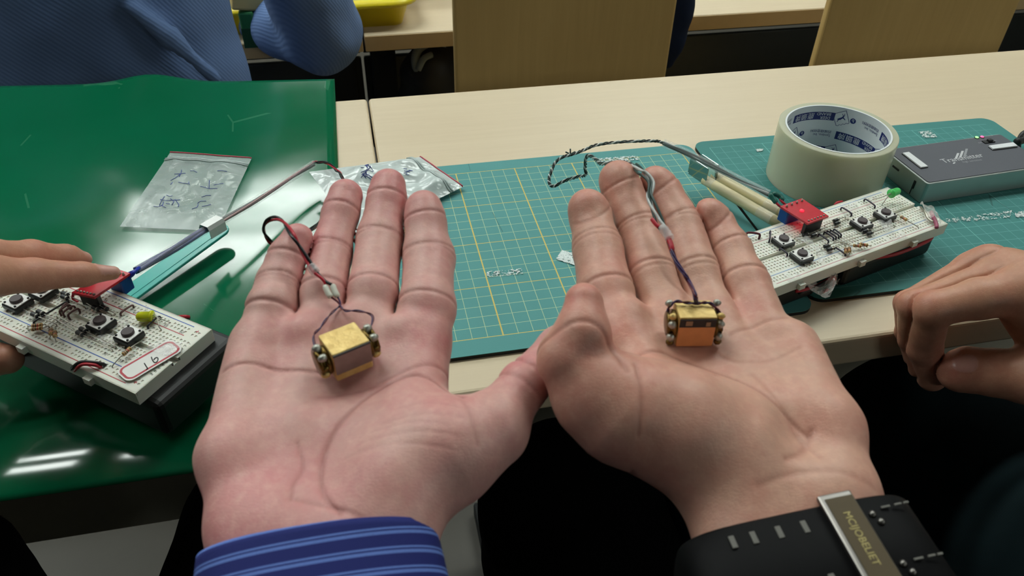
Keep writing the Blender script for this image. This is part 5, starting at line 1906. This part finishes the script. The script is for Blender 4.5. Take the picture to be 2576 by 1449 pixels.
def right_straw():
    pts = [T(1668, 360, .043), T(1720, 382, .040), T(1780, 412, .037), T(1860, 453, .033), T(1934, 489, .030)]
    straw('clear_tube', 'clear plastic tube with grey wires leading to the right breadboard', pts, 0.0034, [(M_GRNWIRE, 0.0009, 0, .11), (M_WHTWIRE, 0.0008, 2.0, .13), (M_GRNWIRE, 0.0008, 4.1, .09)])
    # pair of chopstick-like sticks
    wm = wood('pale_stick_wood', srgb(226, 214, 172), srgb(200, 184, 138), 0, 0.6, 0.35)
    for k, (a, b, lab) in enumerate(((T(1772, 452, .016), T(1960, 562, .016), 'pale wooden stick beside the clear tube, nearer of the pair'),
                                     (T(1795, 440, .016), T(1975, 540, .016), 'pale wooden stick beside the clear tube, farther of the pair'))):
        t = thing('wooden_stick', lab, 'stick', tuple((a + b) / 2))
        m = frame(None, (a + b) / 2, Vector(b - a))
        L = float(np.linalg.norm(b - a))
        t.matrix_basis = m
        MB().tube([(-L / 2, 0, 0), (-L / 4, 0, 0), (L / 4, 0, 0), (L / 2, 0, 0)], [0.0040, 0.0042, 0.0042, 0.0042], 14).build('stick_shaft', wm, t, True)
        MB().tube([(-L * .45, 0, 0), (-L * .36, 0, 0)], [0.00425, 0.00425], 12, cap=False).build('clear_tape', M_THINTAPE, t, True)
        MB().tube([(L * .24, 0, 0), (L * .42, 0, 0)], [0.00435, 0.00435], 12, cap=False).build('clear_tape', M_THINTAPE, t, True)
    # bent metal holder
    mm = plain('polished_plate', srgb(150, 165, 160), 0.08, 0.95)
    t = thing('metal_clip', 'small bent metal plate holding the clear tube above the sticks', 'clip', tuple(T(1760, 430, .02)))
    zt = .0290
    zb = .0145
    a, b = T(1738, 395, zt), T(1783, 425, zt)
    n = np.cross(b - a, [0, 0, 1])
    n /= np.linalg.norm(n)
    dz = np.array([0, 0, zb - zt])
    c = -n * 0.011
    for name, p, q_ in (('front_plate', a, b), ('rear_plate', a + c, b + c)):
        off = n * 0.0003
        u = (q_ - p) / np.linalg.norm(q_ - p)
        e = 0.0012
        h = zt - zb
        ol = [(e, 0), (0.0, -e), (0.0, -h + e), (e, -h), (np.linalg.norm(q_ - p) - e, -h), (np.linalg.norm(q_ - p), -h + e), (np.linalg.norm(q_ - p), -e), (np.linalg.norm(q_ - p) - e, 0)]
        v = [p + u * x + np.array([0, 0, y]) + off for x, y in ol] + [p + u * x + np.array([0, 0, y]) - off for x, y in ol]
        k = len(ol)
        f = [tuple(range(k)), tuple(range(2 * k - 1, k - 1, -1))] + [(i, k + i, k + (i + 1) % k, (i + 1) % k) for i in range(k)]
        o = pyd(name, v, f, mm)
        place(o, Matrix.Identity(4), t)
    v = [a + dz, b + dz, b + dz + c, a + dz + c]
    v += [x - np.array([0, 0, .0006]) for x in v]
    o = pyd('base_plate', v, [(0, 1, 2, 3), (7, 6, 5, 4), (0, 4, 5, 1), (1, 5, 6, 2), (2, 6, 7, 3), (3, 7, 4, 0)], mm)
    place(o, Matrix.Identity(4), t)
right_straw()

def zip_bag(name, label, corners, z, zipside, strokes, seed, lift, alpha=0.55, wob=0.0022):
    """corners: 4 pixels around; the zip runs along corner 0 -> 1"""
    q = NT(name + '_film_%d' % seed)
    co = q.coord()
    n = q.noise(co, 38.0, 3, 0.55, 0.5)
    q.set(Base_Color=srgb(212, 222, 220), Roughness=0.18, Alpha=q.math('MULTIPLY_ADD', n, 0.34, alpha - 0.17, clamp=True))
    q.b.inputs['Specular IOR Level'].default_value = 0.7
    q.bump(n, 0.7, 0.004)
    C_ = [T(x, y, zz) for (x, y), zz in zip(corners, z)]
    t = thing(name, label, 'plastic bag', tuple(sum(C_) / 4))
    r = np.random.default_rng(seed)
    ph = r.random(6) * 6.28
    def surf(u, v):
        p = (C_[0] * (1 - u) + C_[1] * u) * (1 - v) + (C_[3] * (1 - u) + C_[2] * u) * v
        w = math.sin(9 * u + 4 * v + ph[0]) * math.sin(6 * v + ph[1]) + 0.6 * math.sin(17 * v - 8 * u + ph[2]) + 0.5 * math.sin(21 * u + 9 * v + ph[3])
        edge = min(u, 1 - u, v, 1 - v) * 6
        e = min(1.0, edge)
        return p + np.array([0, 0, lift * e * (1.2 + 0.5 * w)]) + np.array([0, 0, .0006])
    N = 40
    vs_ = [surf(i / N, j / N) for j in range(N + 1) for i in range(N + 1)]
    fs = [(j * (N + 1) + i, j * (N + 1) + i + 1, (j + 1) * (N + 1) + i + 1, (j + 1) * (N + 1) + i) for j in range(N) for i in range(N)]
    o = pyd('bag_film', vs_, fs, q.m, None, True)
    place(o, Matrix.Identity(4), t)
    def base(u, v):
        p = (C_[0] * (1 - u) + C_[1] * u) * (1 - v) + (C_[3] * (1 - u) + C_[2] * u) * v
        return p + np.array([0, 0, .0004])
    vb = [base(i / 6, j / 6) for j in range(7) for i in range(7)]
    fb = [(j * 7 + i, j * 7 + i + 1, (j + 1) * 7 + i + 1, (j + 1) * 7 + i) for j in range(6) for i in range(6)]
    o = pyd('back_film', vb, fb, q.m, None, True)
    place(o, Matrix.Identity(4), t)
    zc = plain('zip_ridge', srgb(188, 200, 198), 0.25)
    for v, mm, rr in ((0.012, plain('zip_red_line', srgb(196, 70, 88), 0.4), 0.0006), (0.115, zc, 0.0009), (0.135, zc, 0.0007)):
        world_mesh(MB().tube([surf(i / 20, v) + np.array([0, 0, .0004]) for i in range(21)], rr, 6), 'zip_line', mm, t)
    pen = plain('blue_pen_ink', srgb(70, 84, 160), 0.5)
    for st in strokes:
        world_mesh(MB().tube([p + np.array([0, 0, .0005]) for p in [surf(*s) for s in st]], 0.00026, 5), 'pen_stroke', pen, t)
    return t

def pxuv(corners):
    """inverse bilinear by pixels (good enough for pen strokes)"""
    def f(x, y):
        u, v = 0.5, 0.5
        c = [np.array(k, float) for k in corners]
        for it in range(20):
            p = (c[0] * (1 - u) + c[1] * u) * (1 - v) + (c[3] * (1 - u) + c[2] * u) * v
            du = (c[1] - c[0]) * (1 - v) + (c[2] - c[3]) * v
            dv = (c[3] * (1 - u) + c[2] * u) - (c[0] * (1 - u) + c[1] * u)
            e = np.array([x, y]) - p
            J = np.array([du, dv]).T
            s = np.linalg.solve(J, e)
            u += s[0]
            v += s[1]
        return (min(1, max(0, u)), min(1, max(0, v)))
    return f

def bags():
    c1 = [(430, 383), (634, 398), (548, 582), (302, 571)]
    f = pxuv(c1)
    q = lambda x, y: f(280 + x / 4.025, 360 + y / 4.025)
    st = [[(640, 385), (700, 390), (755, 380)], [(715, 345), (708, 385), (690, 420)], [(700, 392), (660, 425), (600, 450)], [(800, 345), (835, 335), (865, 352)],
          [(620, 470), (600, 490)], [(680, 470), (730, 480), (780, 490)], [(785, 470), (790, 500)], [(900, 505), (985, 515), (1070, 520)], [(990, 430), (985, 510)], [(1030, 470), (1130, 460)], [(1075, 340), (1120, 335), (1170, 345)],
          [(560, 595), (590, 605), (620, 600)], [(540, 610), (510, 650), (490, 690)], [(500, 640), (560, 650), (700, 640)], [(430, 695), (480, 700), (520, 690)], [(530, 660), (520, 700), (560, 720)],
          [(600, 630), (640, 660), (620, 700)], [(650, 640), (690, 690), (680, 710)], [(560, 680), (600, 690)], [(870, 660), (900, 640), (960, 650)], [(880, 670), (870, 710), (820, 730)], [(910, 600), (960, 590), (1010, 600)], [(920, 700), (970, 690), (1010, 680)]]
    st = [[q(*p) for p in s] for s in st]
    zip_bag('zip_bag', 'clear zip bag with blue handwriting lying flat on the green film', c1, (.0008,) * 4, 0, st, 61, 0.0022, 0.36)
    c2 = [(1060, 396), (1167, 470), (905, 600), (778, 434)]
    g = pxuv(c2)
    q2 = lambda x, y: g(760 + x / 3.481, 340 + y / 3.481)
    rng = np.random.default_rng(5)
    st2 = []
    for k in range(16):
        x, y = 520 + rng.random() * 80, 330 + rng.random() * 110
        st2.append([q2(x, y), q2(x + rng.normal() * 25, y + rng.normal() * 20), q2(x + rng.normal() * 30, y + 20 + rng.normal() * 10)])
    for k in range(8):
        x, y = 880 + rng.random() * 60, 370 + rng.random() * 50
        st2.append([q2(x, y), q2(x + 30, y + rng.normal() * 12)])
    st2 = [[(min(.95, max(.05, a)), min(.95, max(.16, b))) for a, b in s] for s in st2]
    zip_bag('zip_bag', 'white-filled clear zip bag behind the fingers of the first open hand', c2, (.010, .003, .004, .018), 0, st2, 62, 0.004, 0.85)
bags()

# ------------------------------------------------------------------ scraps of tape on the mats
def scrap(label, quad, seed, z=0.0004, grp='tape scraps on the cutting mats', dens=0.5):
    q = NT('tape_scrap_%d' % seed)
    co = q.coord()
    n = q.noise(co, 520.0, 3, 0.7)
    q.set(Base_Color=srgb(235, 245, 243), Roughness=0.25, Alpha=q.math('GREATER_THAN', n, dens))  # white flecks paint in the glints of the crinkled tape
    q.bump(n, 0.8, 0.002)
    P0, P1, P2, P3 = [T(x, y, z) for x, y in quad]
    r = np.random.default_rng(seed)
    N = 14
    vs_ = []
    for j in range(N + 1):
        for i in range(N + 1):
            u, v = i / N, j / N
            p = (P0 * (1 - u) + P1 * u) * (1 - v) + (P3 * (1 - u) + P2 * u) * v
            vs_.append(p + np.array([0, 0, 0.0006 * r.random()]))
    fs = [(j * (N + 1) + i, j * (N + 1) + i + 1, (j + 1) * (N + 1) + i + 1, (j + 1) * (N + 1) + i) for j in range(N) for i in range(N)]
    o = pyd('tape_scrap', vs_, fs, q.m)
    tag(o, label, 'tape scrap', grp)
    return o
scrap('thin strip of crinkled clear tape near the middle of the teal mat', [(1222, 684), (1312, 676), (1316, 689), (1224, 699)], 71, dens=0.52)
scrap('ragged white tape flake beside the index finger of the watch-wearing hand', [(1414, 629), (1450, 640), (1445, 668), (1398, 652)], 72, dens=0.40)
scrap('crinkled tape strip at the top edge of the teal mat', [(1505, 399), (1602, 391), (1608, 402), (1508, 411)], 73, dens=0.5)
scrap('long crinkled tape strip on the green mat right of the breadboard', [(2372, 552), (2545, 530), (2540, 548), (2384, 562)], 74, dens=0.54)
scrap('short crinkled tape strip at the right end of the green mat', [(2552, 536), (2620, 522), (2620, 540), (2556, 548)], 75, dens=0.46)
scrap('small white tape speck on the green mat left of the tape roll', [(1901, 376), (1921, 374), (1918, 380), (1905, 382)], 76, dens=0.42)
scrap('whitish tape patch on the green mat behind the transmitter box', [(2308, 332), (2342, 329), (2358, 345), (2326, 348)], 77, dens=0.5)
# ------------------------------------------------------------------ the row of seats in front
FARZ = -0.16
FAR_Y0 = float(T(1141, 76, FARZ)[1])
LOWZ = FARZ - 0.72
def far_desk(x0, x1, label):
    t = thing('desk', label, 'desk', (x0, FAR_Y0, LOWZ))
    h = FARZ - LOWZ
    o = MB().box(((x1 - x0) / 2, 0.2, h - 0.014), (x1 - x0 - 0.002, 0.4, 0.028)).build('tabletop', M_DESK, t)
    bev(o, 0.002, 2)
    MB().box(((x1 - x0) / 2, -0.0006, h - 0.0145), (x1 - x0 - 0.004, 0.0012, 0.025)).build('edge_band', M_EDGE, t)
    for i in range(3):
        MB().box(((x1 - x0) / 2, 0.30 - 0.006 * (i % 2), h - 0.10 - 0.11 * i), (x1 - x0 - 0.004, 0.012, 0.104)).build('modesty_panel', M_PANEL, t, bevel=0.003)
    n = max(2, int((x1 - x0) / 0.5))
    for k in range(n + 1):
        lx = 0.04 + (x1 - x0 - 0.08) * k / n
        MB().box((lx, 0.26, h / 2 - 0.02), (0.05, 0.045, h - 0.05)).build('leg', M_FRAME, t, bevel=0.004)
        MB().lathe([(0.006, 0), (0.006, 0.003)], 10, Matrix.Translation((lx, 0.235, h - 0.13)) @ Matrix.Rotation(math.pi / 2, 4, 'X')).build('bolt', M_BLACK, t)
    return t
xs_ = float(T(915, 95, FARZ)[0])
far_desk(xs_, 2.3, 'light wood desk in the row ahead, behind the two chair backs')
far_desk(-2.2, xs_ - 0.001, 'light wood desk in the row ahead, in front of the person in blue')

def chair_back(x0, x1, Y, label, ztop=0.10):
    zb = -0.36
    t = thing('chair', label, 'chair', ((x0 + x1) / 2, Y + 0.2, LOWZ))
    w = x1 - x0
    o = MB().box((0, -0.2, (ztop + zb) / 2 - LOWZ), (w, 0.014, ztop - zb)).build('backrest', M_CHAIRWOOD, t)
    bev(o, 0.004, 3)
    s = MB().box((0, 0.0, -0.53 - LOWZ), (w + 0.02, 0.38, 0.014)).build('seat', M_CHAIRWOOD, t)
    bev(s, 0.005, 3)
    for sx in (-1, 1):
        MB().tube([(sx * (w / 2 - 0.05), -0.188, zb - LOWZ + 0.15), (sx * (w / 2 - 0.05), -0.185, -0.55 - LOWZ), (sx * (w / 2 - 0.05), -0.22, 0.0)], 0.011, 10).build('leg', M_FRAME, t, True)
        MB().tube([(sx * (w / 2 - 0.05), 0.16, -0.54 - LOWZ), (sx * (w / 2 - 0.05), 0.18, 0.0)], 0.011, 10).build('leg', M_FRAME, t, True)
    return t
CY = 0.42
pa, pb = TY(1141, 110, CY), TY(1685, 95, CY)
chair_back(pa[0], pb[0], CY, 'plywood chair with upright back, nearest the black bag')
pc, pd = TY(2062, 80, CY), TY(2530, 68, CY)
chair_back(pc[0], pd[0], CY, 'plywood chair with upright back, at the right end of the front row')

# ---- dark blue jacket hanging beside the first chair back
def jacket():
    m = cloth_mat('navy_jacket_cloth', srgb(30, 42, 66), srgb(16, 22, 38), 300.0)
    x1 = TY(1722, 20, CY + 0.05)[0]
    pts = [(TY(1700, -60, CY + 0.06), 0.030), (TY(1694, 40, CY + 0.06), 0.024), (TY(1686, 100, CY + 0.055), 0.016), (TY(1680, 160, CY + 0.05), 0.008)]
    p2 = [(TY(1640, -60, CY + 0.06), 0.030), (TY(1650, 100, CY + 0.06), 0.02)]
    chains = [pts, p2]
    allp = [q for c in chains for q in c]
    lo = np.min([p - r for p, r in allp], 0) - 0.01
    hi = np.max([p + r for p, r in allp], 0) + 0.01
    def fn(P):
        P = P.astype(np.float32)
        return smin(chain(P, pts, 0.02), chain(P, p2, 0.02), 0.02) - 0.002 * noise3(P, 90.0, 8, 2)
    V, Q = surface(fn, lo, hi, 0.004, 4)
    t = thing('jacket', 'dark navy jacket with zip hanging on the middle chair', 'jacket', TY(1690, 100, CY + 0.05))
    o = mesh_np('cloth', V, Q, m)
    place(o, Matrix.Identity(4), t)
    zp = MB()
    for i in range(16):
        p = TY(1722 - 0.35 * i, -10 + 6 * i, CY + 0.045)
        zp.box(tuple(p), (0.004, 0.003, 0.0022))
    z = zp.build('zip', M_BLACK)
    place(z, Matrix.Identity(4), t)
jacket()

# ---- black bag with pale strap behind the middle chair
def bag():
    YB = FAR_Y0 + 0.10
    c = TY(1100, 205, YB)
    t = thing('backpack', 'black bag with pale grey strap hanging under the far desk', 'bag', tuple(c))
    pts = [(TY(1085, 155, YB), 0.035), (TY(1080, 190, YB), 0.05), (TY(1085, 250, YB), 0.065)]
    p2 = [(TY(1130, 150, YB + .02), 0.03), (TY(1140, 240, YB + .02), 0.06)]
    allp = pts + p2
    lo = np.min([p - r for p, r in allp], 0) - 0.01
    hi = np.max([p + r for p, r in allp], 0) + 0.01
    def fn(P):
        P = P.astype(np.float32)
        return smin(chain(P, pts, 0.02), chain(P, p2, 0.02), 0.02) - 0.003 * noise3(P, 60.0, 9, 2)
    V, Q = surface(fn, lo, hi, 0.005, 4)
    place(mesh_np('bag_body', V, Q, plain('black_nylon', srgb(16, 17, 20), 0.6, var=0.2)), Matrix.Identity(4), t)
    st = MB()
    st.tube(spline([TY(1052, 190, YB - .03), TY(1045, 150, YB - .03), TY(1055, 122, YB - .02), TY(1085, 108, YB), TY(1105, 116, YB), TY(1125, 135, YB)], 6), 0.008, 8)
    st.tube(spline([TY(1052, 175, YB - .04), TY(1066, 148, YB - .04), TY(1085, 138, YB - .03)], 5), 0.006, 8)
    place(st.build('strap', plain('grey_webbing', srgb(120, 128, 128), 0.8), None, True), Matrix.Identity(4), t)
bag()

# ---- yellow tray with a silver frame on the far desk
def tray():
    ym = plain('yellow_plastic', srgb(226, 204, 30), 0.35, var=0.05)
    YT = FAR_Y0
    nr = T(1000, 66, FARZ)
    w2, d2, hh = 0.16, 0.12, 0.05
    x1 = T(1032, 60, FARZ)[0]
    y0 = T(950, 76, FARZ)[1]
    t = thing('tray', 'yellow plastic tray on the far desk beside the blue sleeve', 'tray', (x1 - w2, y0 + d2 + 0.005, FARZ))
    def loop(s, z):
        return [(x, y, z) for x, y in rrect(-w2 - s, w2 + s, -d2 - s, d2 + s, 0.03 + s, 6)]
    rings = [loop(-0.012, 0.0), loop(0.0, hh), loop(0.014, hh), loop(0.014, hh - 0.004), loop(0.003, hh - 0.004), loop(-0.009, 0.003)]
    rings = [loop(-0.012, 0.0), loop(0.004, hh - 0.006), loop(0.016, hh - 0.010), loop(0.016, hh - 0.004), loop(0.004, hh), loop(0.0, hh), loop(-0.015, 0.003)]
    n = len(rings[0])
    vs_ = [v for r in rings for v in r]
    fs = []
    for j in range(len(rings) - 1):
        for k in range(n):
            k2 = (k + 1) % n
            fs.append((j * n + k, j * n + k2, (j + 1) * n + k2, (j + 1) * n + k))
    fs.append(tuple(range(n - 1, -1, -1)))
    fs.append(tuple((len(rings) - 1) * n + k for k in range(n)))
    pyd('tray_body', vs_, fs, ym, t, True)
    f = thing('picture_frame', 'silver metal frame with clip lying in the yellow tray', 'frame', (x1 - w2 - 0.02, y0 + d2 + 0.02, FARZ + 0.022), (0.12, 0, 0.02))
    sm = plain('silver_metal', srgb(205, 208, 210), 0.3, 0.85)
    fw, fd = 0.125, 0.095
    for (cx, cy, sx, sy) in ((0, -fd, 2 * fw, 0.012), (0, fd, 2 * fw, 0.012), (-fw, 0, 0.012, 2 * fd), (fw, 0, 0.012, 2 * fd)):
        MB().box((cx, cy, 0), (sx + (0.012 if sx > sy else -0.012), sy, 0.012)).build('rail', sm, f, bevel=0.002)
    MB().box((0, 0, -0.001), (2 * fw - 0.012, 2 * fd - 0.012, 0.003)).build('panel', plain('grey_panel', srgb(150, 158, 155), 0.4), f)
    MB().box((0.03, -fd, 0.004), (0.025, 0.018, 0.012)).build('clip', plain('bright_clip', srgb(235, 235, 230), 0.3, 0.5), f, bevel=0.002)
tray()

# ---- striped box at the far desk's edge, green packet with a wood block
def small_far():
    p = T(1100, 10, FARZ)
    t = thing('storage_box', 'brown striped box at the back of the far desk', 'box', (p[0] + 0.05, p[1] + 0.07, FARZ))
    MB().box((0, 0, 0.03), (0.16, 0.09, 0.06)).build('box_body', plain('tan_card', srgb(176, 140, 96), 0.7), t, bevel=0.002)
    for k in range(5):
        MB().box((-0.056 + 0.028 * k, -0.0455, 0.03), (0.010, 0.001, 0.058)).build('stripe', plain('dark_brown_print', srgb(70, 46, 34), 0.7), t)
    Y = FAR_Y0 - 0.012
    a, b = TY(597, 30, Y), TY(652, 118, Y)
    t = thing('green_packet', 'green packet standing at the far desk edge beside the blue sleeve', 'packet', ((a[0] + b[0]) / 2, Y + 0.02, b[2] - 0.002))
    MB().box((0, -0.01, (a[2] - b[2]) / 2), (abs(b[0] - a[0]), 0.02, a[2] - b[2])).build('packet_body', plain('green_card', srgb(30, 110, 60), 0.6), t, bevel=0.003)
    MB().box((0, -0.0205, (a[2] - b[2]) * 0.3), (abs(b[0] - a[0]) * 0.98, 0.001, (a[2] - b[2]) * 0.55)).build('packet_label', plain('dark_green_print', srgb(16, 74, 40), 0.5), t)
    c = TY(618, 22, Y)
    o = thing('wood_block', 'small pale wood block on the green packet', 'block', (c[0], Y + 0.012, a[2] - 0.002), (0, 0.2, 0.3))
    MB().box((0, 0, 0.016), (0.05, 0.02, 0.03)).build('block_body', plain('pale_pine', srgb(196, 172, 110), 0.6), o, bevel=0.004)
small_far()

# ---- person in the blue shirt, back turned
def blue_person():
    q = NT('blue_shirt_cloth')
    co = q.coord()
    w = q.n('ShaderNodeTexWave', bands_direction='DIAGONAL')
    w.inputs['Scale'].default_value = 90.0
    w.inputs['Distortion'].default_value = 0.4
    q.l(co, w.inputs['Vector'])
    n = q.noise(co, 12.0, 3)
    f = q.math('ADD', q.math('MULTIPLY', w.outputs['Fac'], 0.35), q.math('MULTIPLY', n, 0.6), clamp=True)
    q.set(Base_Color=q.mix(f, srgb(122, 148, 194), srgb(88, 114, 160)), Roughness=0.85)
    q.b.inputs['Specular IOR Level'].default_value = 0.2
    q.bump(q.math('ADD', n, q.math('MULTIPLY', w.outputs['Fac'], 0.1)), 0.4, 0.006)
    Y = 0.50
    xr = TY(598, 60, Y)[0]
    cx = xr - 0.215
    t = thing('person', 'person in a blue shirt seated with back turned in the row ahead', 'person', (cx, Y, LOWZ))
    body = [[(A3(cx - 0.09, Y + .02, -0.52), .115), (A3(cx - 0.09, Y + .01, -0.1), .115), (A3(cx - 0.11, Y, 0.22), .10)],
            [(A3(cx + 0.09, Y + .02, -0.52), .115), (A3(cx + 0.09, Y + .01, -0.1), .118), (A3(cx + 0.12, Y, 0.22), .10)]]
    # right arm: shoulder, elbow on the desk edge, forearm away from us
    e = TY(806, 82, FAR_Y0 - 0.05)
    sh = TY(690, -190, FAR_Y0 - 0.11)
    fo = TY(640, 40, FAR_Y0 + 0.09)
    arm = [[(sh, .064), (TY(770, -20, FAR_Y0 - 0.07), .060), (e, .056)], [(e, .056), (TY(720, 66, FAR_Y0 + .0), .050), (fo, .042)]]
    sho = [[(A3(cx + 0.12, Y, 0.22), .09), (sh, .06)]]
    allp = [q_ for c in body + arm + sho for q_ in c]
    lo = np.min([p - r for p, r in allp], 0) - 0.03
    hi = np.max([p + r for p, r in allp], 0) + 0.03
    folds = [(TY(330, 20, Y - .12), TY(430, 95, Y - .12), TY(540, 195, Y - .12), .016), 
             
             (TY(760, 20, e[1] - .05), TY(800, 60, e[1] - .055), TY(850, 110, e[1] - .05), .010)]
    def fn(P):
        P = P.astype(np.float32)
        d = smin(chain(P, body[0], .02), chain(P, body[1], .02), 0.10)
        a = smin(chain(P, arm[0], .02), chain(P, arm[1], .02), 0.03)
        d = smin(d, chain(P, sho[0], .02), 0.05)
        d = smin(d, a, 0.02)
        for f0, f1, f2, r in folds:
            e_ = np.minimum(cone(P, f0, f1, r * .4, r, None), cone(P, f1, f2, r, r * .4, None))
            d = smin(d, e_, 0.03)
        return d - 0.007 * noise3(P, 21.0, 12, 3)
    V, Q = surface(fn, lo, hi, 0.008, 4)
    place(mesh_np('shirt', V, Q, q.m), Matrix.Identity(4), t)
    # forearm and hand on the desk, hidden by the sleeve from here
    H = Hand(51)
    H.pts += [(fo, .03)]
    hp = fo + A3(-.10, .05, -.03)
    H.palm.append(([(fo, .028), (hp, .03), (hp + A3(-.06, .02, -.01), .026)], None, 1.0, .01))
    for k in range(4):
        b0 = hp + A3(-.06, .0 + .018 * k - .02, -.01)
        H.fing.append(([(b0, .0095), (b0 + A3(-.045, .01, -.005), .0085), (b0 + A3(-.075, .012, -.022), .007)], [], .006, np.array([0, 0, 1.0])))
    b0 = hp + A3(-.01, -.03, 0)
    H.fing.append(([(b0, .012), (b0 + A3(-.03, -.015, .0), .010), (b0 + A3(-.055, -.014, -.004), .008)], [], .006, np.array([0, 0, 1.0])))
    H.pts += [(p, r) for c in H.palm for p, r in c[0]] + [(p, r) for c in H.fing for p, r in c[0]]
    o = H.build('forearm_and_hand', SKIN_C, None, 0.003)
    place(o, Matrix.Identity(4), t)
blue_person()
